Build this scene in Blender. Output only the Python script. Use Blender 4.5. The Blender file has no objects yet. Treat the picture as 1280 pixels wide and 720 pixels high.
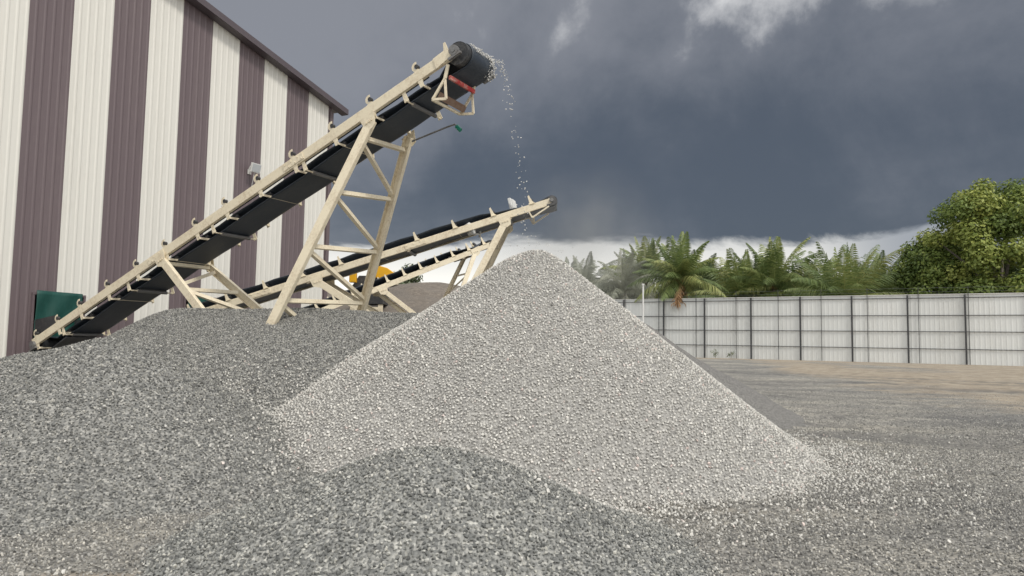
import bpy, math, random
import numpy as np
from mathutils import Vector, Matrix

R = math.radians
random.seed(7)
rng = np.random.default_rng(11)
scene = bpy.context.scene
COL = scene.collection

# ------------------------------------------------------------------ camera
cam_d = bpy.data.cameras.new("camera")
cam = bpy.data.objects.new("camera", cam_d)
COL.objects.link(cam)
cam_d.sensor_width = 36.0
cam_d.lens = 36.0 * 900.0 / 1280.0
cam_d.clip_start = 0.05
cam_d.clip_end = 4000
cam.matrix_world = Matrix.Translation((0, 0, 1.6)) @ Matrix.Rotation(R(90 + 4.2), 4, 'X') @ Matrix.Rotation(R(0.94), 4, 'Z')
scene.camera = cam

# ------------------------------------------------------------------ materials
def newmat(name):
    m = bpy.data.materials.new(name)
    m.use_nodes = True
    nt = m.node_tree
    return m, nt, nt.nodes["Principled BSDF"]

def nd(nt, kind, **kw):
    n = nt.nodes.new(kind)
    for k, v in kw.items():
        if k in n.inputs:
            n.inputs[k].default_value = v
        else:
            setattr(n, k, v)
    return n

def ramp(nt, stops, interp='LINEAR'):
    r = nt.nodes.new("ShaderNodeValToRGB")
    r.color_ramp.interpolation = interp
    e = r.color_ramp.elements
    while len(e) < len(stops):
        e.new(0.5)
    for i, (p, c) in enumerate(stops):
        e[i].position = p
        e[i].color = (c[0], c[1], c[2], 1)
    return r

def painted(name, col, dirt=(0.25, 0.2, 0.14), amount=0.35, scale=3.0, rough=0.5, streak=(1, 1, 1), metallic=0.0, bump=0.0, fine=14.0, vary=0.0):
    """A painted or worn surface: base colour broken up by dust and dirt."""
    m, nt, b = newmat(name)
    L = nt.links
    tc = nd(nt, "ShaderNodeTexCoord")
    mp = nd(nt, "ShaderNodeMapping")
    mp.inputs["Scale"].default_value = streak
    L.new(tc.outputs["Object"], mp.inputs["Vector"])
    n1 = nd(nt, "ShaderNodeTexNoise", Scale=scale, Detail=6.0, Roughness=0.65)
    L.new(mp.outputs[0], n1.inputs["Vector"])
    n2 = nd(nt, "ShaderNodeTexNoise", Scale=fine, Detail=4.0, Roughness=0.7)
    L.new(mp.outputs[0], n2.inputs["Vector"])
    mul = nd(nt, "ShaderNodeMath", operation='MULTIPLY')
    L.new(n1.outputs[0], mul.inputs[0]); L.new(n2.outputs[0], mul.inputs[1])
    rp = ramp(nt, [(0.22, (0, 0, 0)), (0.46, (1, 1, 1))])
    L.new(mul.outputs[0], rp.inputs[0])
    am = nd(nt, "ShaderNodeMath", operation='MULTIPLY'); am.inputs[1].default_value = amount
    L.new(rp.outputs[0], am.inputs[0])
    mx = nd(nt, "ShaderNodeMix", data_type='RGBA')
    mx.inputs[6].default_value = (*col, 1); mx.inputs[7].default_value = (*dirt, 1)
    L.new(am.outputs[0], mx.inputs[0])
    L.new(mx.outputs[2], b.inputs["Base Color"])
    if vary:
        oi = nd(nt, "ShaderNodeObjectInfo")
        mr = nd(nt, "ShaderNodeMapRange"); mr.inputs[3].default_value = 1 - vary; mr.inputs[4].default_value = 1 + vary * 0.5
        L.new(oi.outputs["Random"], mr.inputs[0])
        sc2 = nd(nt, "ShaderNodeVectorMath", operation='SCALE')
        L.new(mx.outputs[2], sc2.inputs[0]); L.new(mr.outputs[0], sc2.inputs["Scale"])
        L.new(sc2.outputs[0], b.inputs["Base Color"])
    b.inputs["Roughness"].default_value = rough
    b.inputs["Metallic"].default_value = metallic
    if bump:
        bp = nd(nt, "ShaderNodeBump", Strength=bump, Distance=0.02)
        L.new(n2.outputs[0], bp.inputs["Height"]); L.new(bp.outputs[0], b.inputs["Normal"])
    return m

M = {}
M['cream'] = painted("cream_paint", (0.82, 0.735, 0.56), (0.40, 0.29, 0.18), 0.62, 2.6, 0.5, fine=22)
M['rubber'] = painted("black_rubber_belt", (0.028, 0.038, 0.054), (0.11, 0.115, 0.12), 0.35, 1.2, 0.48, streak=(0.5, 3, 3))  # bluish base: the sky's reflection is put into the rubber colour
M['dark'] = painted("dark_steel", (0.035, 0.036, 0.04), (0.16, 0.15, 0.13), 0.5, 4, 0.5)
M['steel'] = painted("worn_grey_steel", (0.20, 0.20, 0.20), (0.12, 0.08, 0.05), 0.6, 5, 0.45, metallic=0.3)
M['lag'] = painted("rubber_lagging", (0.03, 0.032, 0.036), (0.22, 0.21, 0.2), 0.55, 3, 0.6, bump=0.4)
M['red'] = painted("red_paint", (0.52, 0.035, 0.03), (0.7, 0.62, 0.52), 0.9, 5, 0.5, fine=9)
M['yellow'] = painted("yellow_paint", (0.82, 0.43, 0.012), (0.4, 0.2, 0.06), 0.35, 3, 0.45)
M['green_cloth'] = painted("green_tarpaulin_cloth", (0.006, 0.062, 0.05), (0.02, 0.11, 0.09), 0.6, 2.5, 0.5, streak=(3, 3, 0.7))
M['green_plastic'] = painted("green_plastic", (0.01, 0.22, 0.15), (0.1, 0.25, 0.2), 0.3, 3, 0.4)
M['wall_white'] = painted("white_wall_sheet", (0.76, 0.745, 0.69), (0.52, 0.49, 0.43), 0.30, 0.7, 0.45, streak=(2, 2, 0.18))
M['wall_brown'] = painted("brown_wall_sheet", (0.150, 0.116, 0.124), (0.22, 0.18, 0.18), 0.40, 0.7, 0.45, streak=(2, 2, 0.18))
M['flashing'] = painted("brown_flashing", (0.10, 0.082, 0.092), (0.15, 0.13, 0.13), 0.3, 1.0, 0.4)
M['roof'] = painted("roof_sheet", (0.22, 0.2, 0.2), (0.3, 0.28, 0.25), 0.4, 0.5, 0.4)
M['fence_sheet'] = painted("white_fence_sheet", (0.70, 0.715, 0.70), (0.48, 0.47, 0.43), 0.5, 0.3, 0.5, streak=(2, 2, 0.3), vary=0.09)
M['fence_post'] = painted("charcoal_fence_steel", (0.045, 0.046, 0.05), (0.12, 0.11, 0.1), 0.3, 2, 0.5)
M['white_metal'] = painted("white_metal", (0.7, 0.7, 0.68), (0.4, 0.38, 0.34), 0.4, 3, 0.45)
M['wire'] = painted("galvanised_wire", (0.16, 0.17, 0.17), (0.1, 0.09, 0.08), 0.3, 3, 0.5)
M['glass'] = painted("lamp_glass", (0.5, 0.53, 0.55), (0.6, 0.6, 0.58), 0.3, 3, 0.15)
M['trunk'] = painted("palm_bark", (0.20, 0.16, 0.12), (0.08, 0.06, 0.045), 0.8, 6, 0.9, streak=(1, 1, 5), bump=0.6)
M['bark'] = painted("tree_bark", (0.17, 0.15, 0.125), (0.06, 0.05, 0.04), 0.8, 5, 0.9, streak=(4, 4, 1), bump=0.6)
M['dead'] = painted("dry_brown_frond", (0.33, 0.20, 0.10), (0.16, 0.09, 0.05), 0.7, 3, 0.85)

def leaf_mat(name, a, b_, c, scale=0.35, trans=0.25):
    m, nt, b = newmat(name)
    L = nt.links
    at = nd(nt, "ShaderNodeAttribute", attribute_name="leaf", attribute_type='GEOMETRY')
    rp = ramp(nt, [(0.0, a), (0.5, b_), (1.0, c)])
    L.new(at.outputs["Fac"], rp.inputs[0])
    L.new(rp.outputs[0], b.inputs["Base Color"])
    b.inputs["Roughness"].default_value = 0.5
    b.inputs["Specular IOR Level"].default_value = 0.3
    tr = nd(nt, "ShaderNodeBsdfTranslucent")
    L.new(rp.outputs[0], tr.inputs["Color"])
    ms = nd(nt, "ShaderNodeMixShader"); ms.inputs[0].default_value = trans
    L.new(b.outputs[0], ms.inputs[1]); L.new(tr.outputs[0], ms.inputs[2])
    L.new(ms.outputs[0], nt.nodes["Material Output"].inputs[0])
    return m

M['palm_leaf'] = leaf_mat("palm_leaf", (0.095, 0.14, 0.05), (0.195, 0.25, 0.085), (0.42, 0.42, 0.16))
M['palm_dark'] = leaf_mat("dark_palm_leaf", (0.07, 0.10, 0.05), (0.125, 0.165, 0.08), (0.24, 0.26, 0.13))
M['palm_hazed'] = leaf_mat("hazed_palm_leaf", (0.22, 0.235, 0.18), (0.30, 0.315, 0.24), (0.42, 0.42, 0.33))  # greyed greens: haze of the airborne dust put into the leaf colour
M['tree_leaf'] = leaf_mat("tree_leaf", (0.085, 0.13, 0.035), (0.19, 0.25, 0.062), (0.39, 0.42, 0.11))
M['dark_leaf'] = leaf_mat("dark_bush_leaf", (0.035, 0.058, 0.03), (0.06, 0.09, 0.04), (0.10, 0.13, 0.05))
M['far_leaf'] = leaf_mat("hazed_far_leaf", (0.13, 0.16, 0.105), (0.20, 0.235, 0.14), (0.28, 0.31, 0.17))  # paler greens: haze of distance painted into the leaves

def stone_mat(name, stops, patch=1.0):
    """Loose crushed stone: every stone takes its own tone; a fine speckle and dust on top."""
    m, nt, b = newmat(name)
    L = nt.links
    at = nd(nt, "ShaderNodeAttribute", attribute_name="tone", attribute_type='INSTANCER')
    rp = ramp(nt, stops)
    L.new(at.outputs["Fac"], rp.inputs[0])
    tc = nd(nt, "ShaderNodeTexCoord")
    n = nd(nt, "ShaderNodeTexNoise", Scale=2.2, Detail=4.0, Roughness=0.7)
    L.new(tc.outputs["Object"], n.inputs["Vector"])
    r2 = ramp(nt, [(0.3, (0.78, 0.78, 0.78)), (0.7, (1.15, 1.15, 1.15))])
    L.new(n.outputs[0], r2.inputs[0])
    mx = nd(nt, "ShaderNodeMix", data_type='RGBA', blend_type='MULTIPLY'); mx.inputs[0].default_value = 1
    L.new(rp.outputs[0], mx.inputs[6]); L.new(r2.outputs[0], mx.inputs[7])
    # broad damp and dry, dusty patches
    n3 = nd(nt, "ShaderNodeTexNoise", Scale=0.55, Detail=5.0, Roughness=0.55, Distortion=0.4)
    L.new(tc.outputs["Object"], n3.inputs["Vector"])
    r3 = ramp(nt, [(0.32, (0.76, 0.775, 0.79)), (0.5, (1.0, 1.0, 1.0)), (0.66, (1.24, 1.21, 1.14))])
    L.new(n3.outputs[0], r3.inputs[0])
    mx3 = nd(nt, "ShaderNodeMix", data_type='RGBA', blend_type='MULTIPLY'); mx3.inputs[0].default_value = patch
    L.new(mx.outputs[2], mx3.inputs[6]); L.new(r3.outputs[0], mx3.inputs[7])
    L.new(mx3.outputs[2], b.inputs["Base Color"])
    b.inputs["Roughness"].default_value = 0.85
    b.inputs["Specular IOR Level"].default_value = 0.25
    return m

def bed_mat(name, stops, scale=34.0, patch=0.0, patch_col=(0.3, 0.27, 0.22)):
    """Stone bed seen between and beyond the modelled stones: small cells, each with its own tone."""
    m, nt, b = newmat(name)
    L = nt.links
    tc = nd(nt, "ShaderNodeTexCoord")
    v = nd(nt, "ShaderNodeTexVoronoi", Scale=scale)
    L.new(tc.outputs["Object"], v.inputs["Vector"])
    sp = nd(nt, "ShaderNodeSeparateColor")
    L.new(v.outputs["Color"], sp.inputs[0])
    rp = ramp(nt, stops)
    L.new(sp.outputs[0], rp.inputs[0])
    n = nd(nt, "ShaderNodeTexNoise", Scale=0.9, Detail=5.0, Roughness=0.65)
    L.new(tc.outputs["Object"], n.inputs["Vector"])
    pr = ramp(nt, [(0.42, (0, 0, 0)), (0.62, (1, 1, 1))])
    L.new(n.outputs[0], pr.inputs[0])
    pm = nd(nt, "ShaderNodeMath", operation='MULTIPLY'); pm.inputs[1].default_value = patch
    L.new(pr.outputs[0], pm.inputs[0])
    mx = nd(nt, "ShaderNodeMix", data_type='RGBA')
    L.new(pm.outputs[0], mx.inputs[0]); L.new(rp.outputs[0], mx.inputs[6]); mx.inputs[7].default_value = (*patch_col, 1)
    L.new(mx.outputs[2], b.inputs["Base Color"])
    b.inputs["Roughness"].default_value = 0.92
    bp = nd(nt, "ShaderNodeBump", Strength=0.9, Distance=0.03)
    bp.invert = True
    L.new(v.outputs["Distance"], bp.inputs["Height"]); L.new(bp.outputs[0], b.inputs["Normal"])
    return m

LIGHT = [(0.0, (0.40, 0.392, 0.372)), (0.12, (0.53, 0.519, 0.49)), (0.6, (0.63, 0.616, 0.578)), (0.96, (0.72, 0.703, 0.66)), (1.0, (0.70, 0.58, 0.54))]
MID = [(0.0, (0.125, 0.127, 0.124)), (0.3, (0.21, 0.211, 0.203)), (0.8, (0.33, 0.327, 0.308)), (1.0, (0.50, 0.49, 0.455))]
DARKS = [(0.0, (0.12, 0.122, 0.119)), (0.3, (0.21, 0.21, 0.202)), (0.8, (0.33, 0.326, 0.306)), (1.0, (0.48, 0.47, 0.435))]
FORE = [(0.0, (0.13, 0.133, 0.13)), (0.3, (0.22, 0.224, 0.216)), (0.8, (0.36, 0.36, 0.34)), (1.0, (0.55, 0.545, 0.505))]
GRND = [(0.0, (0.15, 0.149, 0.144)), (0.3, (0.265, 0.26, 0.248)), (0.8, (0.415, 0.405, 0.377)), (1.0, (0.60, 0.578, 0.53))]
for k, s in (('light', LIGHT), ('mid', MID), ('darkgrey', DARKS), ('fore', FORE), ('grnd', GRND)):
    M['stone_' + k] = stone_mat(k + "_crushed_stone", s, 0.45 if k == "light" else 1.0)
    M['bed_' + k] = bed_mat(k + "_stone_bed", s)
M['bed_cone'] = bed_mat("cone_stone_bed", [(0, (0.22, 0.215, 0.205)), (1, (0.44, 0.43, 0.405))])  # darker than the cone's stones: gap shade put into the bed colour
M['bed_back'] = bed_mat("dark_fine_stone_bed", [(0, (0.13, 0.128, 0.122)), (1, (0.29, 0.28, 0.265))], 40)
M['soil'] = bed_mat("brown_soil", [(0, (0.14, 0.12, 0.10)), (1, (0.21, 0.18, 0.15))], 9, 0.6, (0.15, 0.135, 0.12))

# ------------------------------------------------------------------ mesh helpers
class MB:
    def __init__(s):
        s.v = []; s.f = []; s.mi = []
    def add(s, vs, fs, mi=0):
        o = len(s.v)
        s.v += [tuple(p) for p in vs]
        s.f += [tuple(i + o for i in f) for f in fs]
        s.mi += [mi] * len(fs)
    def box(s, c, size, ax=None, mi=0):
        c = Vector(c); X, Y, Z = ax if ax else (Vector((1, 0, 0)), Vector((0, 1, 0)), Vector((0, 0, 1)))
        a, b, d = size[0] / 2, size[1] / 2, size[2] / 2
        vs = [c + X * (i * a) + Y * (j * b) + Z * (k * d) for i in (-1, 1) for j in (-1, 1) for k in (-1, 1)]
        s.add(vs, [(0, 1, 3, 2), (4, 6, 7, 5), (0, 4, 5, 1), (2, 3, 7, 6), (0, 2, 6, 4), (1, 5, 7, 3)], mi)
    def bar(s, p0, p1, w, d, side, mi=0):
        """rectangular bar; w is measured along side, d square to it"""
        p0, p1 = Vector(p0), Vector(p1)
        Z = (p1 - p0).normalized(); X = Vector(side); X = (X - Z * X.dot(Z)).normalized(); Y = Z.cross(X)
        s.box((p0 + p1) / 2, (w, d, (p1 - p0).length), (X, Y, Z), mi)
    def channel(s, p0, p1, depth, flange, thk, out, mi=0):
        """C-section: web faces the direction out, flanges reach back from it"""
        p0, p1 = Vector(p0), Vector(p1)
        Z = (p1 - p0).normalized(); X = Vector(out); X = (X - Z * X.dot(Z)).normalized(); Y = Z.cross(X)
        c = (p0 + p1) / 2; Ln = (p1 - p0).length
        s.box(c + X * (flange / 2 - thk / 2), (thk, depth, Ln), (X, Y, Z), mi)
        for g in (-1, 1):
            s.box(c + Y * (g * (depth / 2 - thk / 2)) - X * (thk / 2), (flange - thk, thk, Ln), (X, Y, Z), mi)
    def angle(s, p0, p1, w, thk, out, mi=0):
        p0, p1 = Vector(p0), Vector(p1)
        Z = (p1 - p0).normalized(); X = Vector(out); X = (X - Z * X.dot(Z)).normalized(); Y = Z.cross(X)
        c = (p0 + p1) / 2; Ln = (p1 - p0).length
        s.box(c + X * (w / 2 - thk / 2), (thk, w, Ln), (X, Y, Z), mi)
        s.box(c + Y * (w / 2 - thk / 2) - X * (thk / 2), (w - thk, thk, Ln), (X, Y, Z), mi)
    def tube(s, pts, r, n=10, cap=True, mi=0):
        pts = [Vector(p) for p in pts]
        rs = r if isinstance(r, (list, tuple)) else [r] * len(pts)
        o = len(s.v); ref = None
        for i, p in enumerate(pts):
            a = pts[max(i - 1, 0)]; b = pts[min(i + 1, len(pts) - 1)]
            Z = (b - a).normalized()
            if ref is None:
                ref = Vector((1, 0, 0)) if abs(Z.x) < 0.8 else Vector((0, 1, 0))
            X = (ref - Z * ref.dot(Z)).normalized(); Y = Z.cross(X); ref = X
            for k in range(n):
                t = 2 * math.pi * k / n
                s.v.append(tuple(p + X * (rs[i] * math.cos(t)) + Y * (rs[i] * math.sin(t))))
        for i in range(len(pts) - 1):
            for k in range(n):
                s.f.append((o + i * n + k, o + i * n + (k + 1) % n, o + (i + 1) * n + (k + 1) % n, o + (i + 1) * n + k)); s.mi.append(mi)
        if cap:
            s.f.append(tuple(o + k for k in reversed(range(n)))); s.mi.append(mi)
            e = o + (len(pts) - 1) * n
            s.f.append(tuple(e + k for k in range(n))); s.mi.append(mi)
    def plate(s, outline, thk, mi=0):
        """outline: list of points in a plane; extruded by the vector thk"""
        n = len(outline); T = Vector(thk)
        vs = [Vector(p) for p in outline] + [Vector(p) + T for p in outline]
        fs = [tuple(reversed(range(n))), tuple(range(n, 2 * n))] + [(i, (i + 1) % n, n + (i + 1) % n, n + i) for i in range(n)]
        s.add(vs, fs, mi)
    def mesh(s, name):
        me = bpy.data.meshes.new(name)
        me.from_pydata(s.v, [], s.f)
        return me
    def build(s, name, mat, parent=None, smooth=False, loc=None, bevel=0.0):
        me = s.mesh(name)
        mats = mat if isinstance(mat, list) else [mat]
        for m in mats: me.materials.append(m)
        if len(mats) > 1:
            me.polygons.foreach_set("material_index", s.mi)
        if smooth:
            me.shade_smooth()
            me.set_sharp_from_angle(angle=R(40))
        o = bpy.data.objects.new(name, me)
        COL.objects.link(o)
        if parent: o.parent = parent
        if loc is not None: o.location = loc
        if bevel:
            b = o.modifiers.new("bevel", 'BEVEL'); b.width = bevel; b.segments = 1; b.limit_method = 'ANGLE'
        return o

def np_mesh(name, V, F, mat, parent=None, smooth=True, attrs=None, fattrs=None):
    """V (n,3); F (m,3) or (m,4) arrays"""
    me = bpy.data.meshes.new(name)
    me.vertices.add(len(V)); me.vertices.foreach_set("co", np.asarray(V, np.float32).ravel())
    k = F.shape[1]
    me.loops.add(F.size); me.loops.foreach_set("vertex_index", np.asarray(F, np.int32).ravel())
    me.polygons.add(len(F))
    me.polygons.foreach_set("loop_start", np.arange(0, F.size, k, dtype=np.int32))
    me.update(calc_edges=True)
    me.polygons.foreach_set("use_smooth", np.full(len(F), smooth, bool))
    for dom, d in (('POINT', attrs), ('FACE', fattrs)):
        for an, av in (d or {}).items():
            a = me.attributes.new(an, 'FLOAT', dom)
            a.data.foreach_set("value", np.asarray(av, np.float32))
    for m in (mat if isinstance(mat, list) else [mat]): me.materials.append(m)
    me.validate()
    o = bpy.data.objects.new(name, me)
    COL.objects.link(o)
    if parent: o.parent = parent
    return o

def tag(o, label=None, cat=None, group=None, kind=None):
    if label: o["label"] = label
    if cat: o["category"] = cat
    if group: o["group"] = group
    if kind: o["kind"] = kind
    return o

def thing(name, label, cat, loc=(0, 0, 0), rz=0.0, group=None):
    o = bpy.data.objects.new(name, None)
    o.empty_display_size = 0.3
    COL.objects.link(o)
    o.location = loc; o.rotation_euler = (0, 0, rz)
    return tag(o, label, cat, group)

def copy_tree(o, parent=None):
    c = o.copy(); COL.objects.link(c)
    if parent: c.parent = parent
    for ch in list(o.children):
        copy_tree(ch, c)
    return c

# value noise
_perm = np.random.default_rng(5).random((256, 256))
def vnoise(x, y):
    x = np.asarray(x, float); y = np.asarray(y, float)
    xi = np.floor(x).astype(int); yi = np.floor(y).astype(int)
    fx = x - xi; fy = y - yi
    fx = fx * fx * (3 - 2 * fx); fy = fy * fy * (3 - 2 * fy)
    g = lambda a, b: _perm[a % 256, b % 256]
    return (g(xi, yi) * (1 - fx) + g(xi + 1, yi) * fx) * (1 - fy) + (g(xi, yi + 1) * (1 - fx) + g(xi + 1, yi + 1) * fx) * fy
def fbm(x, y, o=4):
    t = 0; a = 0.5
    for i in range(o):
        t = t + a * (vnoise(x * 2 ** i + 17.3 * i, y * 2 ** i + 9.1 * i) - 0.5); a *= 0.5
    return t * 2
def sstep(a, b, x):
    t = np.clip((x - a) / (b - a), 0, 1); return t * t * (3 - 2 * t)

# ------------------------------------------------------------------ fence line and ground
FA = np.array([17.91, 67.04]); FD = np.array([0.8575, -0.5145]); FN = np.array([-0.5145, -0.8575])   # FN points to the yard
FZ = 0.33
def fence_dist(x, y):
    return (x - FA[0]) * FN[0] + (y - FA[1]) * FN[1]

RUTS = ((52.0, 1.6), (47.5, 2.4), (42.0, 3.0), (36.0, 3.5), (28.5, 4.0))
def track_at(x, y):
    d = fence_dist(x, y); t = 0
    for off, amp in RUTS:
        mid_ = d - off - amp * fbm(x * 0.05 + off, y * 0.05, 2)
        for g in (-1.0, 1.0):
            t = np.maximum(t, np.exp(-((mid_ + g) / 0.42) ** 2))
    t = t * (0.35 + 1.3 * np.clip(fbm(x * 0.2 + 60, y * 0.2, 3) + 0.45, 0, 1))
    return np.clip(t, 0, 1) * sstep(3.0, 6.0, x) * sstep(3, 8, d)

def ground_h(x, y):
    x = np.asarray(x, float); y = np.asarray(y, float)
    d = fence_dist(x, y)
    rise = FZ * sstep(36, 8, d)
    near = sstep(70, 20, np.hypot(x, y))
    bump = 0.05 * fbm(x * 0.35, y * 0.35, 4) + 0.03 * fbm(x * 1.3 + 40, y * 1.3, 3)
    # low windrows left by a loader along the right of the yard
    wind = 0.10 * np.exp(-((d - 52.5 - 1.2 * fbm(x * .3, y * .3, 2)) / 0.5) ** 2) * sstep(4.0, 7.0, x)
    wind = wind + 0.08 * np.exp(-((d - 49.0 - 1.0 * fbm(x * .25 + 9, y * .25, 2)) / 0.6) ** 2) * sstep(3.0, 6.0, x)
    wind = wind + 0.12 * np.exp(-((d - 33 - 2 * fbm(x * .15 + 3, y * .15, 2)) / 1.2) ** 2) * sstep(6, 12, x)
    # wheel ruts of the loader, in pairs
    rut = 0
    for off, amp in RUTS:
        mid_ = d - off - amp * fbm(x * 0.05 + off, y * 0.05, 2)
        for g in (-1.0, 1.0):
            q = (mid_ + g) / 0.28
            rut = rut + np.exp(-q * q) * -0.045 + np.exp(-((np.abs(mid_ + g) - 0.5) / 0.16) ** 2) * 0.03
    return rise + bump * near + wind + rut * sstep(2.5, 6.0, x) * sstep(3, 8, d)

def softplus(h, k):
    return k * np.log1p(np.exp(np.clip(h / k, -40, 40)))

def cone(x, y, cx, cy, H, slope, e=0.35, foot=0.12, ax=1.0, ay=1.0):
    r = np.hypot((x - cx) * ax, (y - cy) * ay)
    h = H - slope * (np.sqrt(r * r + e * e) - e)
    return softplus(h, foot) - 0.13

def ridge(x, y, p0, p1, H0, H1, slope, e=1.0, foot=0.15):
    p0 = np.array(p0); p1 = np.array(p1); d = p1 - p0; l2 = (d * d).sum()
    t = np.clip(((x - p0[0]) * d[0] + (y - p0[1]) * d[1]) / l2, 0, 1)
    r = np.hypot(x - p0[0] - t * d[0], y - p0[1] - t * d[1])
    h = H0 + (H1 - H0) * t - slope * (np.sqrt(r * r + e * e) - e)
    return softplus(h, foot) - 0.13

def h_main(x, y):
    n = 0.10 * fbm(x * 0.8, y * 0.8, 3)
    a = np.arctan2(y - 11.65, x - 0.4)
    sl = 0.755 + 0.02 * np.sin(3 * a + 1) - 0.075 * np.clip(np.cos(a - 3.5), 0, 1) ** 2 + 0.03 * np.clip(np.cos(a + 0.3), 0, 1)
    # small slides: shallow tongues running down the slope
    r = np.hypot(x - 0.4, y - 11.65)
    n = n + 0.07 * (vnoise(a * 5.5 + 30, r * 0.35) - 0.5) * sstep(0.4, 1.5, r) + 0.05 * (vnoise(a * 13 + 5, r * 0.8) - 0.5) * sstep(0.8, 2.0, r)
    return cone(x, y, 0.40, 11.65, 3.20, sl, 0.22, 0.19) + n * sstep(0, .6, np.hypot(x - .4, y - 11.65)) * 0.8
def h_left(x, y):
    a = ridge(x, y, (-7.0, 8.8), (-5.05, 8.9), 1.25, 1.66, 0.62, 0.55, 0.20)
    spur = ridge(x, y, (-5.05, 8.9), (-2.75, 8.0), 1.66, 0.50, 0.60, 0.30, 0.16)
    return np.maximum(a, spur) + 0.12 * fbm(x * 0.7 + 5, y * 0.7, 3)
def h_back(x, y):
    return ridge(x, y, (-6.0, 13.4), (-1.6, 12.6), 2.16, 2.22, 0.74, 0.95, 0.18) + 0.12 * fbm(x * 0.6 + 50, y * 0.6, 3)
def h_fore(x, y):
    return cone(x, y, -0.62, 5.75, 0.85, 0.52, 0.6, 0.16) + 0.05 * fbm(x * 1.1 + 21, y * 1.1, 3)
def h_second(x, y):
    return ridge(x, y, (0.9, 17.6), (2.2, 17.4), 2.62, 2.62, 0.63, 0.4, 0.15) + 0.10 * fbm(x * 0.7 + 3, y * 0.7, 3)
def h_third(x, y):
    return cone(x, y, 0.2, 25.2, 4.05, 0.66, 0.4, 0.15) + 0.12 * fbm(x * 0.6 + 33, y * 0.6, 3)
def h_soil(x, y):
    return ridge(x, y, (-8.6, 38), (-3.7, 36.5), 4.2, 4.75, 0.42, 1.6, 0.4) + 0.5 * fbm(x * 0.35 + 7, y * 0.35, 4)
PILES = dict(main=h_main, left=h_left, back=h_back, fore=h_fore, second=h_second, third=h_third)

def all_top(x, y, skip=None):
    g = np.full(np.shape(x), -1.0)
    for k, fn in PILES.items():
        if k != skip:
            g = np.maximum(g, fn(x, y))
    return g

# ground sheet
N = 600
uu = np.linspace(-1, 1, N)
gx = 3.0 * np.sinh(uu * 5.75) + 2.0
vv = np.linspace(-1, 1, N)
gy = 3.0 * np.sinh(vv * 5.75) + 8.0
GX, GY = np.meshgrid(gx, gy)
GZ = ground_h(GX, GY)
idx = np.arange(N * N).reshape(N, N)
GF = np.stack([idx[:-1, :-1], idx[:-1, 1:], idx[1:, 1:], idx[1:, :-1]], -1).reshape(-1, 4)
def sand_at(x, y):
    D = fence_dist(x, y)
    along = (x - FA[0]) * FD[0] + (y - FA[1]) * FD[1]
    warp = 7 * fbm(x * 0.06, y * 0.06, 4) + 2.5 * fbm(x * 0.3, y * 0.3, 3)
    sd_ = 0.95 * sstep(9, -9, D + 1.2 * warp - 11 - 2.5 * (along - 7.7)) * sstep(-4, 4, along)
    sd_ = np.maximum(sd_, sstep(7, 2.5, D + 0.3 * warp) * sstep(-14, 2, along))
    return np.clip(sd_ + 0.55 * fbm(x * 0.25, y * 0.25, 4) * sd_ * 2, 0, 1)
sand = sand_at(GX, GY)
tan_near = 0.3 * sstep(1.0, 0.2, np.hypot((GX - 2.2) / 1.7, (GY - 7.2) / .55)) + 0.8 * sstep(1.0, .2, np.hypot((GX + 2.4) / 1.6, (GY - 4.7) / .45))
sand = np.clip(np.maximum(sand, tan_near), 0, 1)

m, nt, b = newmat("yard_ground")
L = nt.links
tc = nd(nt, "ShaderNodeTexCoord")
v = nd(nt, "ShaderNodeTexVoronoi", Scale=30.0); L.new(tc.outputs["Object"], v.inputs["Vector"])
v2 = nd(nt, "ShaderNodeTexVoronoi", Scale=6.0); L.new(tc.outputs["Object"], v2.inputs["Vector"])
sp = nd(nt, "ShaderNodeSeparateColor"); L.new(v.outputs["Color"], sp.inputs[0])
sp2 = nd(nt, "ShaderNodeSeparateColor"); L.new(v2.outputs["Color"], sp2.inputs[0])
mxv = nd(nt, "ShaderNodeMix", data_type='FLOAT'); mxv.inputs[0].default_value = 0.3
L.new(sp.outputs[0], mxv.inputs[2]); L.new(sp2.outputs[1], mxv.inputs[3])
g1 = ramp(nt, [(0.0, (0.13, 0.128, 0.122)), (0.5, (0.245, 0.238, 0.222)), (1.0, (0.43, 0.41, 0.37))])
L.new(mxv.outputs[0], g1.inputs[0])
big = nd(nt, "ShaderNodeTexNoise", Scale=0.22, Detail=7.0, Roughness=0.62); L.new(tc.outputs["Object"], big.inputs["Vector"])
gm = ramp(nt, [(0.35, (0.72, 0.73, 0.75)), (0.65, (1.22, 1.2, 1.15))]); L.new(big.outputs[0], gm.inputs[0])
rot = nd(nt, "ShaderNodeMapping"); rot.inputs["Rotation"].default_value = (0, 0, R(24)); rot.inputs["Scale"].default_value = (0.42, 1.3, 1)
L.new(tc.outputs["Object"], rot.inputs[0])
trk = nd(nt, "ShaderNodeTexNoise", Scale=0.75, Detail=6.0, Roughness=0.6); L.new(rot.outputs[0], trk.inputs["Vector"])
tr_ = ramp(nt, [(0.34, (0.74, 0.74, 0.75)), (0.5, (0.96, 0.96, 0.96)), (0.66, (1.22, 1.2, 1.15))]); L.new(trk.outputs[0], tr_.inputs[0])
gm2 = nd(nt, "ShaderNodeMix", data_type='RGBA', blend_type='MULTIPLY'); gm2.inputs[0].default_value = 1
L.new(gm.outputs[0], gm2.inputs[6]); L.new(tr_.outputs[0], gm2.inputs[7])
gmul = nd(nt, "ShaderNodeMix", data_type='RGBA', blend_type='MULTIPLY'); gmul.inputs[0].default_value = 1
L.new(g1.outputs[0], gmul.inputs[6]); L.new(gm2.outputs[2], gmul.inputs[7])
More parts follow.
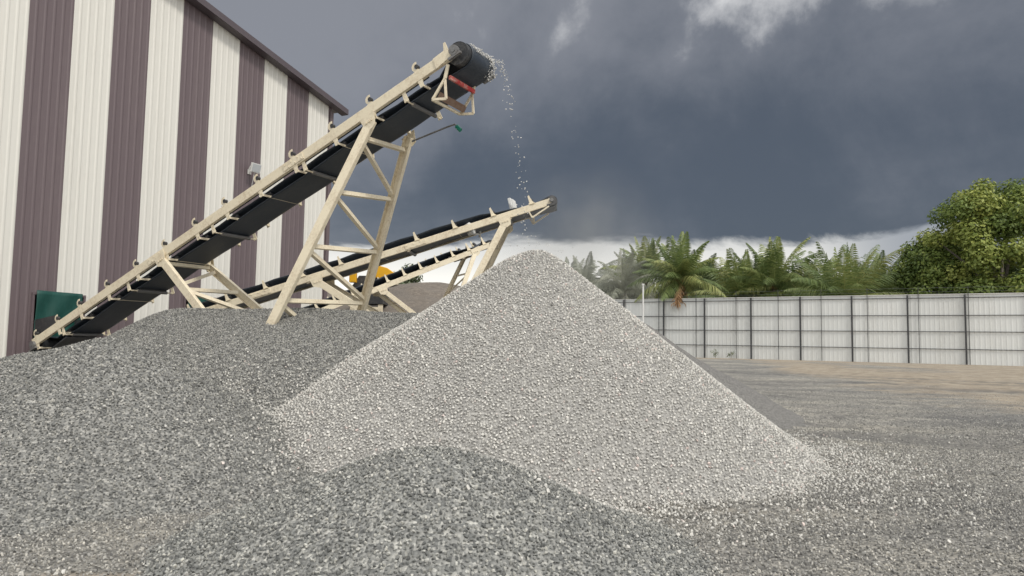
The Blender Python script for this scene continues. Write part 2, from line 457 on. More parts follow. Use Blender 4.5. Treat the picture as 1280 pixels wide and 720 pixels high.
sn = nd(nt, "ShaderNodeTexNoise", Scale=1.6, Detail=8.0, Roughness=0.7); L.new(tc.outputs["Object"], sn.inputs["Vector"])
sc_ = ramp(nt, [(0.3, (0.20, 0.165, 0.125)), (0.5, (0.33, 0.28, 0.215)), (0.72, (0.46, 0.40, 0.32))]); L.new(sn.outputs[0], sc_.inputs[0])
at = nd(nt, "ShaderNodeAttribute", attribute_name="sand", attribute_type='GEOMETRY')
add = nd(nt, "ShaderNodeMath", operation='ADD'); L.new(at.outputs["Fac"], add.inputs[0])
sub = nd(nt, "ShaderNodeMath", operation='MULTIPLY_ADD'); sub.inputs[1].default_value = 1.5; sub.inputs[2].default_value = -0.75
L.new(trk.outputs[0], sub.inputs[0]); L.new(sub.outputs[0], add.inputs[1])
sr = ramp(nt, [(0.34, (0, 0, 0)), (0.85, (1, 1, 1))]); L.new(add.outputs[0], sr.inputs[0])
fin = nd(nt, "ShaderNodeMix", data_type='RGBA'); L.new(sr.outputs[0], fin.inputs[0]); L.new(gmul.outputs[2], fin.inputs[6]); L.new(sc_.outputs[0], fin.inputs[7])
ta = nd(nt, "ShaderNodeAttribute", attribute_name="track", attribute_type='GEOMETRY')
tm = nd(nt, "ShaderNodeMath", operation='MULTIPLY'); tm.inputs[1].default_value = 0.75; L.new(ta.outputs["Fac"], tm.inputs[0])
pk = nd(nt, "ShaderNodeMix", data_type='RGBA'); L.new(tm.outputs[0], pk.inputs[0]); L.new(fin.outputs[2], pk.inputs[6]); pk.inputs[7].default_value = (0.125, 0.122, 0.117, 1)
L.new(pk.outputs[2], b.inputs["Base Color"]); b.inputs["Roughness"].default_value = 0.95
bp = nd(nt, "ShaderNodeBump", Strength=0.8, Distance=0.03); bp.invert = True
L.new(v.outputs["Distance"], bp.inputs["Height"]); L.new(bp.outputs[0], b.inputs["Normal"])
M['ground'] = m
gr = np_mesh("ground", np.stack([GX, GY, GZ], -1).reshape(-1, 3), GF, m, attrs={"sand": sand.ravel(), "track": track_at(GX, GY).ravel()})
tag(gr, kind="structure")

# ------------------------------------------------------------------ loose stones (geometry nodes on a "stuff" part)
def stone_nodes(name, mat, smin, smax, seed, dist, nvar=8):
    ng = bpy.data.node_groups.new(name, 'GeometryNodeTree')
    ng.interface.new_socket("Geometry", in_out='INPUT', socket_type='NodeSocketGeometry')
    ng.interface.new_socket("Geometry", in_out='OUTPUT', socket_type='NodeSocketGeometry')
    A = ng.nodes.new; L = ng.links.new
    gi = A("NodeGroupInput"); go = A("NodeGroupOutput")
    dens = A("GeometryNodeInputNamedAttribute"); dens.data_type = 'FLOAT'; dens.inputs["Name"].default_value = "dens"
    dp = A("GeometryNodeDistributePointsOnFaces"); dp.distribute_method = 'POISSON'; dp.inputs["Seed"].default_value = seed
    dp.inputs["Distance Min"].default_value = dist; dp.inputs["Density Max"].default_value = 1.6 / dist ** 2
    L(gi.outputs[0], dp.inputs["Mesh"]); L(dens.outputs["Attribute"], dp.inputs["Density Factor"])
    join = A("GeometryNodeGeometryToInstance")
    for i in range(nvar):
        pts = A("GeometryNodePoints"); pts.inputs["Count"].default_value = 11 + i % 4
        rv = A("FunctionNodeRandomValue"); rv.data_type = 'FLOAT_VECTOR'
        rv.inputs[0].default_value = (-1, -1, -1); rv.inputs[1].default_value = (1, 1, 1)
        rv.inputs["Seed"].default_value = seed * 31 + i * 7
        # pull the points towards a ball so that the hull is a blocky, angular chip
        nm = A("ShaderNodeVectorMath"); nm.operation = 'NORMALIZE'; L(rv.outputs[0], nm.inputs[0])
        mixv = A("ShaderNodeMix"); mixv.data_type = 'VECTOR'; mixv.inputs[0].default_value = 0.72
        L(rv.outputs[0], mixv.inputs[4]); L(nm.outputs[0], mixv.inputs[5])
        L(mixv.outputs[1], pts.inputs["Position"])
        ch = A("GeometryNodeConvexHull"); L(pts.outputs[0], ch.inputs[0])
        sm = A("GeometryNodeSetMaterial"); sm.inputs["Material"].default_value = mat
        L(ch.outputs[0], sm.inputs[0]); L(sm.outputs[0], join.inputs[0])
    ip = A("GeometryNodeInstanceOnPoints"); ip.inputs["Pick Instance"].default_value = True
    up = A("ShaderNodeVectorMath"); up.operation = 'SCALE'; up.inputs["Scale"].default_value = smin * 0.95; L(dp.outputs["Normal"], up.inputs[0])
    sp_ = A("GeometryNodeSetPosition"); L(dp.outputs["Points"], sp_.inputs["Geometry"]); L(up.outputs[0], sp_.inputs["Offset"])
    L(sp_.outputs[0], ip.inputs["Points"]); L(join.outputs[0], ip.inputs["Instance"])
    rr = A("FunctionNodeRandomValue"); rr.data_type = 'FLOAT_VECTOR'; rr.inputs[1].default_value = (6.283, 6.283, 6.283); rr.inputs["Seed"].default_value = 3
    L(rr.outputs[0], ip.inputs["Rotation"])
    r1 = A("FunctionNodeRandomValue"); r1.data_type = 'FLOAT'; r1.inputs[2].default_value = 0; r1.inputs[3].default_value = 1; r1.inputs["Seed"].default_value = 5
    pw = A("ShaderNodeMath"); pw.operation = 'POWER'; pw.inputs[1].default_value = 1.7; L(r1.outputs[1], pw.inputs[0])
    mr = A("ShaderNodeMapRange"); mr.inputs["To Min"].default_value = smin; mr.inputs["To Max"].default_value = smax; L(pw.outputs[0], mr.inputs["Value"])
    r2 = A("FunctionNodeRandomValue"); r2.data_type = 'FLOAT_VECTOR'; r2.inputs[0].default_value = (0.95, 0.75, 0.6); r2.inputs[1].default_value = (1.3, 1.0, 0.85); r2.inputs["Seed"].default_value = 9
    sv = A("ShaderNodeVectorMath"); sv.operation = 'SCALE'; L(r2.outputs[0], sv.inputs[0]); L(mr.outputs[0], sv.inputs["Scale"])
    L(sv.outputs[0], ip.inputs["Scale"])
    st = A("GeometryNodeStoreNamedAttribute"); st.data_type = 'FLOAT'; st.domain = 'INSTANCE'; st.inputs["Name"].default_value = "tone"
    r3 = A("FunctionNodeRandomValue"); r3.data_type = 'FLOAT'; r3.inputs["Seed"].default_value = 13
    L(ip.outputs[0], st.inputs["Geometry"]); L(r3.outputs[1], st.inputs["Value"])
    L(st.outputs[0], go.inputs[0])
    return ng

def pile(name, fn, ext, res, bed, label, cat, stone=None, smin=0.012, smax=0.03, dist=0.025, seed=1, key=None, part='loose_stones', fade=None, group=None):
    x0, x1, y0, y1 = ext
    xs = np.arange(x0, x1, res); ys = np.arange(y0, y1, res)
    X, Y = np.meshgrid(xs, ys); H = fn(X, Y); G = ground_h(X, Y)
    keep = H > G - 0.04
    ix = np.arange(X.size).reshape(X.shape)
    q = np.stack([ix[:-1, :-1], ix[:-1, 1:], ix[1:, 1:], ix[1:, :-1]], -1).reshape(-1, 4)
    kq = keep.ravel()[q].any(1)
    q = q[kq]
    used = np.unique(q); remap = np.full(X.size, -1); remap[used] = np.arange(len(used)); q = remap[q]
    V = np.stack([X.ravel()[used], Y.ravel()[used], H.ravel()[used]], -1)
    cx, cy = V[:, 0].mean(), V[:, 1].mean()
    root = np_mesh(name, V - np.array([cx, cy, 0]), q, M[bed])
    root.location = (cx, cy, 0)
    tag(root, label, cat, group)
    if stone:
        top = np.maximum(all_top(V[:, 0], V[:, 1], key), ground_h(V[:, 0], V[:, 1]))
        d = sstep(-0.05, 0.0, V[:, 2] - top)
        # nothing is ever seen of the far flanks
        d = d * (np.abs(V[:, 0]) < 0.80 * V[:, 1] + 1.2)
        if fade is not None: d = d * fade(V[:, 0], V[:, 1], V[:, 2])
        s = np_mesh(part, V - np.array([cx, cy, 0]), q, M[stone], parent=root, attrs={"dens": d})
        mod = s.modifiers.new("stones", 'NODES'); mod.node_group = stone_nodes("stones_" + name, M[stone], smin, smax, seed, dist)
        tag(s, kind="stuff")
    return root

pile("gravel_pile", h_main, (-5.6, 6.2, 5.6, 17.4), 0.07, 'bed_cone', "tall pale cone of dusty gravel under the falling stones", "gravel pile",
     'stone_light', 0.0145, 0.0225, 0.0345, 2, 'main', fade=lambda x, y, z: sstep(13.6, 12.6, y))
pile("gravel_pile", h_left, (-10.5, -1.2, 5.0, 13.0), 0.07, 'bed_mid', "broad mid grey gravel mound in front of the shed's striped wall", "gravel pile",
     'stone_mid', 0.011, 0.019, 0.0265, 3, 'left', fade=lambda x, y, z: sstep(10.6, 9.8, y))
pile("gravel_pile", h_back, (-12.0, 2.0, 8.6, 19.0), 0.08, 'bed_darkgrey', "long dark grey gravel bank burying the feet of the large conveyor", "gravel pile",
     'stone_darkgrey', 0.012, 0.018, 0.028, 4, 'back', fade=lambda x, y, z: sstep(16.0, 15.0, y) * sstep(-11, -9.5, x))
pile("gravel_pile", h_fore, (-3.2, 1.9, 3.4, 8.2), 0.05, 'bed_fore', "small low heap of dark greenish gravel in front of the pale cone", "gravel pile",
     'stone_fore', 0.010, 0.019, 0.0245, 5, 'fore')
pile("gravel_pile", h_second, (-5.0, 8.0, 12.0, 23.5), 0.10, 'bed_back', "dark fine gravel pile behind the pale cone, on the fence side", "gravel pile")
pile("gravel_pile", h_third, (-7.0, 7.5, 18.0, 33), 0.12, 'bed_back', "dark gravel pile behind the legs of the far conveyors", "gravel pile")
pile("soil_heap", h_soil, (-20.0, 8.0, 27.0, 48.0), 0.2, 'soil', "brown heap of soil far behind the conveyors in front of the trees", "soil heap")

# loose gravel on the yard floor
xs = np.arange(-8, 22, 0.1); ys = np.arange(3.2, 30, 0.1)
X, Y = np.meshgrid(xs, ys); Z = ground_h(X, Y)
ix = np.arange(X.size).reshape(X.shape)
q = np.stack([ix[:-1, :-1], ix[:-1, 1:], ix[1:, 1:], ix[1:, :-1]], -1).reshape(-1, 4)
d = sstep(0.04, -0.01, all_top(X, Y) - Z)
d = d * (np.abs(X) < 0.80 * Y + 1.0) * (0.12 + 0.88 * sstep(17, 9, Y)) * sstep(29.5, 20, Y) * (1 - sand_at(X, Y) * 0.9)
tn = 0.6 * sstep(1.0, 0.2, np.hypot((X - 2.2) / 1.7, (Y - 7.2) / .55)) + 0.5 * sstep(1.0, .2, np.hypot((X + 2.4) / 1.6, (Y - 4.7) / .45))
d = d * (1 - 0.6 * tn) * (1 - 0.85 * track_at(X, Y)) * (0.6 + 0.7 * np.clip(fbm(X * 0.5 + 3, Y * 0.9, 4) + 0.5, 0, 1))
o = np_mesh("loose_gravel", np.stack([X, Y, Z], -1).reshape(-1, 3), q, M['stone_grnd'], attrs={"dens": d.ravel()})
mod = o.modifiers.new("stones", 'NODES'); mod.node_group = stone_nodes("stones_yard", M['stone_grnd'], 0.009, 0.017, 8, 0.0225)
tag(o, "grey loose gravel spread over the open yard floor", "gravel", kind="stuff")
# pale stones that rolled off the cone
r_ = np.hypot(X - 0.4, Y - 11.65)
raw = 3.2 - 0.74 * (r_ - 0.2)
d = 0.6 * (1 - 0.35 * sstep(-1.0, -2.6, X)) * np.exp(-np.clip(-raw - 0.05 + 0.9 * fbm(X * 0.8, Y * 0.8, 4), 0, 9) / 0.38) * (Y < 13.5) * (np.abs(X) < 0.8 * Y + 1)
Zo = np.maximum(np.maximum(Z, h_back(X, Y)), np.maximum(h_fore(X, Y), h_left(X, Y))); Zt = np.maximum(Zo, h_main(X, Y))
d = d * sstep(1.0, 0.5, Zt + 0.3 * fbm(X * 1.5, Y * 1.5, 3))
# coarse pale stones gathered along the foot of the dark bank, above the trough between the heaps
hb = h_back(X, Y)
d = np.maximum(d, 0.55 * np.exp(-((hb - 0.85 + 0.35 * fbm(X * 0.7, Y * 0.7, 3)) / 0.40) ** 2) * sstep(-6.2, -5.0, X) * sstep(-0.8, -2.2, X) * sstep(-0.10, 0.0, hb - h_left(X, Y)) * (Y < 12))
d = d * np.where(h_main(X, Y) > Zo + 0.05, 0.0, 1.0)
o = np_mesh("scattered_gravel", np.stack([X, Y, Zt + 0.016], -1).reshape(-1, 3), q, M['stone_light'], attrs={"dens": d.ravel()})
mod = o.modifiers.new("stones", 'NODES'); mod.node_group = stone_nodes("stones_spill", M['stone_light'], 0.013, 0.021, 12, 0.033)
tag(o, "pale stones rolled out around the foot of the tall cone", "gravel", kind="stuff")

# ------------------------------------------------------------------ warehouse
TH = R(27)
WA = Vector((math.sin(TH), math.cos(TH), 0)); WN = Vector((math.cos(TH), -math.sin(TH), 0))
W0 = Vector((-11.09, 15.9, 0))
def wp(w, t, h): return W0 + WA * w + WN * t + Vector((0, 0, h))
def roof_h(w):
    h = 11.87 - 0.208 * w
    return h if w >= -9 else 11.87 + 0.208 * 9 - 0.208 * (-9 - w)
ware = thing("warehouse", "big steel shed clad in broad white and brown vertical stripes", "warehouse", tuple(W0), -TH)
# local axes of the empty: x = out of the wall, y = along the wall
HOLES = [(0.50, 1.62, 0.55, 2.48), (4.5, 6.3, 0.9, 2.66)]
mb = MB()
pitch = 0.2
def prof(w):
    """corrugation: flat pans with narrow raised ribs"""
    f = (w / pitch) % 1.0
    return 0.0
ws = []; outs = []
W_L, W_R = -26.0, 10.15
w = W_L
while w < W_R - 1e-6:
    for a, d_ in ((0.0, 0.0), (0.118, 0.0), (0.145, 0.011), (0.173, 0.011)):
        if w + a <= W_R: ws.append(w + a); outs.append(d_)
    w += pitch
ws.append(W_R); outs.append(0.0)
for i in range(len(ws) - 1):
    a, c = ws[i], ws[i + 1]
    mid = (a + c) / 2
    mi = int(math.floor(mid)) % 2 == 0          # even metres are brown
    segs = [(0.0, None)]
    for (h0, h1, z0, z1) in HOLES:
        if h0 < mid < h1: segs = [(0.0, z0), (z1, None)]
    for (z0, z1) in segs:
        ta, tb = (roof_h(a), roof_h(c)) if z1 is None else (z1, z1)
        mb.add([(outs[i], a, z0), (outs[i + 1], c, z0), (outs[i + 1], c, tb), (outs[i], a, ta)], [(0, 1, 2, 3)], 1 if mi else 0)
mb.build("gable_wall", [M['wall_white'], M['wall_brown']], ware)
for y_ in (W_R, W_L):
    mb = MB()
    h = roof_h(y_)
    n = 75
    for i in range(n):
        x0 = -0.02 - i * 0.4; x1 = x0 - 0.4
        mb.add([(x0, y_, 0), (x1, y_, 0), (x1, y_, h), (x0, y_, h)], [(0, 1, 2, 3)], int(i // 2.5) % 2)
    mb.build("side_wall", [M['wall_white'], M['wall_brown']], ware)
mb = MB()
mb.add([(-30, W_L, 0), (-30, W_R, 0), (-30, W_R, roof_h(W_R)), (-30, -9, roof_h(-9)), (-30, W_L, roof_h(W_L))], [(0, 1, 2, 3, 4)])
mb.build("back_wall", M['wall_white'], ware)
mb = MB()
for (a, c) in ((-9, 10.62), (W_L - 0.5, -9)):
    ha, hc = roof_h(a) + 0.03, roof_h(c) + 0.03
    mb.plate([(0.30, a, ha), (0.30, c, hc), (0.30, c, hc + 0.06), (0.30, a, ha + 0.06)], (-30.6, 0, 0))
mb.build("roof", M['roof'], ware)
mb = MB()
for (a, c) in ((-8.98, 10.66), (W_L - 0.5, -9.02)):
    ha, hc = roof_h(a), roof_h(c)
    mb.plate([(0.305, a, ha - 0.09), (0.305, c, hc - 0.09), (0.305, c, hc + 0.10), (0.305, a, ha + 0.10)], (0.03, 0, 0))
    mb.plate([(0.034, a, ha - 0.090), (0.034, c, hc - 0.090), (0.034, c, hc - 0.070), (0.034, a, ha - 0.070)], (0.27, 0, 0))
mb.build("barge_flashing", M['flashing'], ware)
mb = MB()
mb.box((0.035, W_R - 0.02, roof_h(W_R) / 2 - 0.1), (0.03, 0.16, roof_h(W_R) - 0.25))
mb.box((-0.08, W_R + 0.035, roof_h(W_R) / 2 - 0.1), (0.2, 0.03, roof_h(W_R) - 0.25))
mb.build("corner_flashing", M['wall_brown'], ware)
for (h0, h1, z0, z1) in HOLES:
    mb = MB()
    mb.box((0.03, h0 - 0.03, (z0 + z1) / 2), (0.05, 0.05, z1 - z0)); mb.box((0.03, h1 + 0.03, (z0 + z1) / 2), (0.05, 0.05, z1 - z0))
    mb.box((0.032, (h0 + h1) / 2, z1 + 0.02), (0.05, h1 - h0 + 0.11, 0.05))
    mb.build("opening_frame", M['wall_brown'], ware)
# a dark floor slab inside keeps the openings dim
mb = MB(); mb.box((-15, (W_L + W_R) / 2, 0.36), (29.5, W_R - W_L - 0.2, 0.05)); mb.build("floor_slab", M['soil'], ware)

def tarp(label, w0, w1, z0, z1, cut):
    n, k = 40, 16
    V = []
    for j in range(k + 1):
        for i in range(n + 1):
            s = i / n; r = j / k
            y = w0 + (w1 - w0) * s
            z = z1 + 0.02 * (0.5 - s) - (z1 - z0) * r * (1 + cut * (0.5 - s))
            fold = 0.012 * math.sin(s * 19 + 1.3 * r) * (0.35 + 0.65 * r) + 0.012 * math.sin(s * 7 - 4 * r) + 0.016 * math.sin(11 * (s + r * 0.8))
            V.append((0.11 + fold, y, z))
    ix = np.arange((n + 1) * (k + 1)).reshape(k + 1, n + 1)
    F = np.stack([ix[:-1, :-1], ix[:-1, 1:], ix[1:, 1:], ix[1:, :-1]], -1).reshape(-1, 4)
    V = np.array(V); base = np.array([0, w0, 0])
    o = np_mesh("tarpaulin", V - base, F, M['green_cloth'])
    o.location = wp(w0, 0, 0); o.rotation_euler = (0, 0, -TH)
    s = o.modifiers.new("cloth", 'SOLIDIFY'); s.thickness = 0.006
    tag(o, label, "tarpaulin", "green tarpaulins over the conveyor openings")
tarp("green tarpaulin over the wall opening at the low end of the large conveyor", 0.50, 1.56, 1.15, 2.56, 0.25)
tarp("dark green tarpaulin glimpsed behind the short trestle of the large conveyor", 4.52, 5.3, 1.6, 2.72, 0.1)

def floodlight(loc, rz, tilt, label, wire=True):
    r = thing("floodlight", label, "floodlight", loc, rz, "floodlights on the shed and conveyors")
    ct, st_ = math.cos(tilt), math.sin(tilt)
    X = Vector((ct, 0, -st_)); Y = Vector((0, 1, 0)); Z = Vector((st_, 0, ct))
    c = Vector((0.26, 0, 0.10))
    mb = MB(); mb.box(c, (0.07, 0.36, 0.28), (X, Y, Z))
    for i in range(5): mb.box(c - X * 0.055 + Y * (0.06 * (i - 2)), (0.04, 0.012, 0.22), (X, Y, Z))
    mb.build("housing", M['white_metal'], r, bevel=0.006)
    mb = MB(); mb.box(c + X * 0.038, (0.006, 0.31, 0.23), (X, Y, Z)); mb.build("lens", M['glass'], r)
    mb = MB()
    mb.bar((0, 0, 0), (0.2, 0, 0.0), 0.03, 0.03, (0, 1, 0)); mb.bar((0.2, -0.2, 0), (0.2, 0.2, 0), 0.028, 0.028, (1, 0, 0))
    for g in (-0.2, 0.2): mb.bar((0.2, g, 0.015), (0.26, g, 0.12), 0.02, 0.03, (0, 1, 0))
    mb.box((0.006, 0, 0), (0.012, 0.14, 0.14)); mb.build("bracket", M['white_metal'], r)
    if wire:
        mb = MB(); mb.tube([(0.22, 0, 0.0), (0.16, 0.02, -0.22), (0.08, 0.05, -0.4), (0.045, 0.1, -0.75)], 0.011, 6); mb.build("cable", M['white_metal'], r)
    return r
floodlight(tuple(wp(6.55, 0.02, 6.62)), -TH, 0.25, "small white floodlight on a bracket on the striped shed wall")

# ------------------------------------------------------------------ conveyors
def conveyor(label, F_th, origin, ang, length, width, opts):
    """origin: near beam axis at the low end (x, y, h). Local x runs along the conveyor, y across it and away."""
    ox, oy, oh = origin
    root = thing("conveyor", label, "conveyor", (ox, oy, 0), -F_th, "inclined belt conveyors")
    ca, sa = math.cos(ang), math.sin(ang)
    U = Vector((ca, 0, sa)); Nn = Vector((-sa, 0, ca)); Yv = Vector((0, 1, 0))
    O = Vector((0, 0, oh))
    def pt(u, v, n): return O + U * u + Yv * v + Nn * n
    bd = opts.get('beam', 0.17)
    for v, out in ((0.0, (0, -1, 0)), (width, (0, 1, 0))):
        mb = MB(); mb.channel(pt(0, v, 0), pt(length, v, 0), bd, 0.07, 0.009, out)
        # splice plates and bolt heads on the web
        for u in opts.get('splice', [length * 0.5]):
            g = -1 if v == 0 else 1
            mb.box(pt(u, v + g * 0.042, 0), (0.5, 0.012, bd * 0.7), (U, Yv, Nn))
            for k in range(6):
                mb.box(pt(u - 0.2 + 0.08 * k, v + g * 0.053, 0.03 * (-1) ** k), (0.025, 0.012, 0.025), (U, Yv, Nn))
        mb.build("side_beam", M['cream'], root, bevel=0.004)
    # belt: one closed loop
    rp, rt = opts.get('rh', 0.23), opts.get('rt', 0.19)
    cl = opts['carry']; edge = opts['edge']; ret = opts['ret']
    v0, v1 = opts.get('inset', 0.09), width - opts.get('far_inset', opts.get('inset', 0.09))
    hu, tu = length + opts.get('head_over', 0.05), opts.get('tail_u', 0.05)
    hn = opts.get('head_n', 0.03); tn_ = opts.get('tail_n', -0.03)
    sec = []   # (u, n, trough)
    for i in range(11):
        a = math.pi * (1.5 - i / 10.0)
        sec.append((tu + rt * math.cos(a), tn_ + rt * math.sin(a), 0.0))
    for i in range(25):
        s = i / 24.0; u = tu + 0.5 + (hu - 1.0 - tu) * s
        k = min(1.0, s * 9, (1 - s) * 7)
        sec.append((u, cl + (0.012 * math.sin(s * 60)), k))
    for i in range(15):
        a = math.pi * (0.5 - i / 14.0)
        sec.append((hu + rp * math.cos(a), hn + rp * math.sin(a), 0.0))
    for i in range(1, 24):
        s = i / 24.0; u = hu - 0.6 + (tu + 0.5 - hu + 0.6) * s
        sec.append((u, ret - 0.025 * math.sin(s * math.pi * 5) ** 2, 0.0))
    cs = [0, .06, .15, .3, .5, .7, .85, .94, 1.0]
    V = []
    for (u, n, k) in sec:
        for c in cs:
            wing = max(0.0, abs(c - 0.5) - 0.17) / 0.33
            V.append(tuple(pt(u, v0 + (v1 - v0) * c, n + k * edge * wing)))
    ns, nc = len(sec), len(cs)
    F = []
    for i in range(ns):
        for j in range(nc - 1):
            F.append((i * nc + j, i * nc + j + 1, ((i + 1) % ns) * nc + j + 1, ((i + 1) % ns) * nc + j))
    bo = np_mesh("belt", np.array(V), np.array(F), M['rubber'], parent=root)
    sm = bo.modifiers.new("thickness", 'SOLIDIFY'); sm.thickness = 0.016; sm.offset = 0
    # pulleys
    for nm, u, n, r_p in (("head_pulley", hu, hn, rp), ("tail_pulley", tu, tn_, rt)):
        mb = MB(); mb.tube([pt(u, v0 - opts.get('pulley_lip', 0.02), n), pt(u, v1 + 0.02, n)], r_p - 0.012, 28)
        p = mb.build(nm, M['lag'], root, smooth=True)
        mb = MB(); mb.tube([pt(u, -0.1, n), pt(u, width + 0.1, n)], 0.04, 12); mb.build("shaft", M['steel'], p, smooth=True)
        for v in (-0.055, width + 0.055):
            mb = MB()
            mb.tube([pt(u, v - 0.035, n), pt(u, v + 0.035, n)], 0.085 if opts.get('style', 'hook') == 'hook' else 0.055, 14)
            mb.box(pt(u - 0.02, v, n - 0.09), (0.24, 0.06, 0.04), (U, Yv, Nn))
            mb.build("bearing", M['steel'] if opts.get('style', 'hook') == 'hook' else M['dark'], p, smooth=True)
    # end plates at the head: a pointed lug beyond the beam
    for v in (-0.052, width + 0.044) if opts.get('style', 'hook') == 'hook' else ():
        mb = MB()
        mb.plate([pt(length - 0.28, v, -0.10), pt(length + 0.04, v, -0.06), pt(length + 0.03, v, 0.22), pt(length - 0.01, v, 0.22), pt(length - 0.05, v, 0.1), pt(length - 0.28, v, 0.088)], (0, 0.008, 0))
        mb.build("head_lug", M['cream'], root)
    # idlers
    style = opts.get('style', 'hook')
    proto = None
    for u in opts['idlers']:
        if proto is None:
            mb = MB()
            base_n = cl - 0.075
            if base_n < -bd / 2:
                mb.angle((0, -0.03, base_n), (0, width - 0.04, base_n), 0.045, 0.008, (0, 0, 1))
                for v in (-0.03, width - 0.055):
                    mb.plate([(0.05, v, -bd / 2 - 0.002), (-0.05, v, -bd / 2 - 0.002), (-0.035, v, base_n - 0.03), (0.03, v, base_n - 0.03)], (0, 0.012, 0))
            else:
                mb.angle((0, -0.03, base_n), (0, width + 0.03, base_n), 0.045, 0.008, (0, 0, 1))
            proto = mb.build("idler", M['cream'], root, loc=pt(u, 0, 0))
            proto.rotation_euler = (0, -ang, 0)
            for v in (-0.03, width + 0.018):
                mb = MB()
                if style == 'hook':
                    top = bd / 2
                    pts = [(0.065, v, top), (0.035, v, top + 0.03)] + [(0.02 - 0.045 * math.cos(R(a)), v, top + 0.075 + 0.045 * math.sin(R(a))) for a in range(-50, 111, 20)] \
                        + [(0.02 - 0.09 * math.cos(R(a)), v, top + 0.075 + 0.085 * math.sin(R(a))) for a in range(110, -51, -20)] + [(-0.085, v, top)]
                    mb.plate(pts, (0, 0.012, 0))
                else:
                    top = bd / 2
                    mb.plate([(0.06, v, top), (-0.06, v, top), (-0.055, v, top + edge * 0.95 + cl - top + 0.05), (-0.02, v, top + edge * 0.95 + cl - top + 0.065), (0.015, v, top + 0.06)], (0, 0.012, 0))
                    mb.box((-0.005, v + 0.006, top + 0.004), (0.13, 0.07, 0.008))
                mb.build("bracket", M['cream'], proto)
            wb = (v1 - v0)
            def rv(c):
                wing = max(0.0, abs(c - 0.5) - 0.17) / 0.33
                return (0, v0 + wb * c, cl - 0.045 + edge * wing)
            for (c0, c1) in ((0.01, 0.31), (0.34, 0.66), (0.69, 0.99)):
                mb = MB(); mb.tube([rv(c0), rv(c1)], 0.042, 12); mb.build("roller", M['dark'], proto, smooth=True)
            if style == 'hook':
                for v in (-0.015, width + 0.015):
                    mb = MB(); mb.tube([(0.03, v - 0.03, bd / 2 + 0.07), (0.03, v + 0.03, bd / 2 + 0.07)], 0.036, 12); mb.build("guide_roller", M['dark'], proto, smooth=True)
        else:
            c = copy_tree(proto, root); c.location = pt(u, 0, 0)
    # return rollers on hangers
    proto = None
    for u in opts['returns']:
        if proto is None:
            mb = MB()
            for v in (0.0, width):
                mb.plate([(0.035, v - 0.006, -bd / 2 - 0.002), (-0.035, v - 0.006, -bd / 2 - 0.002), (-0.045, v - 0.006, ret - 0.08), (0.045, v - 0.006, ret - 0.08)], (0, 0.012, 0))
            mb.tube([(0, -0.02, ret - 0.068), (0, width + 0.02, ret - 0.068)], 0.014, 8)
            proto = mb.build("return_hanger", M['cream'], root, loc=pt(u, 0, 0)); proto.rotation_euler = (0, -ang, 0)
            mb = MB(); mb.tube([(0, v0, ret - 0.068), (0, v1, ret - 0.068)], 0.036, 12); mb.build("return_roller", M['steel'], proto, smooth=True)
        else:
            c = copy_tree(proto, root); c.location = pt(u, 0, 0)
    # supports
    for sp_ in opts['supports']:
        (tx, th), (bx, bh), dtop, dbot, rungs, sz = sp_
        # extend to the ground
        def leg_pt(s, far):
            x = tx + (bx - tx) * s; z = th + (bh - th) * s
            y = (width + dtop + (dbot - dtop) * s) if far else (-dtop - (dbot - dtop) * s)
            return Vector((x, y, z))
        s_end = (th + 0.05) / (th - bh)
        fr = bpy.data.objects.new("trestle", None); COL.objects.link(fr); fr.parent = root; fr.location = (bx, width / 2, 0); fr.empty_display_size = 0.2
        def loc(p): return p - Vector((bx, width / 2, 0))
        for far in (False, True):
            mb = MB(); out = (0, 1, 0) if far else (0, -1, 0)
            mb.channel(loc(leg_pt(-0.01, far)), loc(leg_pt(s_end, far)), sz, sz * 0.5, 0.009, out)
            mb.build("leg", M['cream'], fr, bevel=0.004)
            mb = MB(); p = leg_pt(0, far); g = 1 if far else -1
            q_ = loc(p) + Vector((0, g * (sz * 0.25 + 0.004), 0))
            mb.plate([q_ + U * -0.16 + Nn * 0.10, q_ + U * 0.15 + Nn * 0.13, q_ + U * 0.10 - Nn * 0.10, q_ - Nn * 0.14, q_ - U * 0.12 - Nn * 0.08], (0, g * 0.012, 0))
            for k in range(3): mb.tube([q_ + U * (0.06 * (k - 1)) + Vector((0, g * 0.012, 0)), q_ + U * (0.06 * (k - 1)) + Vector((0, g * 0.03, 0))], 0.018, 8)
            mb.build("gusset_plate", M['cream'], fr)
        for (kind, a, c) in rungs:
            mb = MB(); p = loc(leg_pt(a, kind in 'FX')); q_ = loc(leg_pt(c, kind in 'RD'))
            d_ = (q_ - p).normalized()
            mb.angle(p + d_ * 0.05, q_ - d_ * 0.05, sz * 0.42, 0.008, (1, 0, 0.2)); mb.build("brace", M['cream'], fr)
    return root, pt, (U, Yv, Nn)

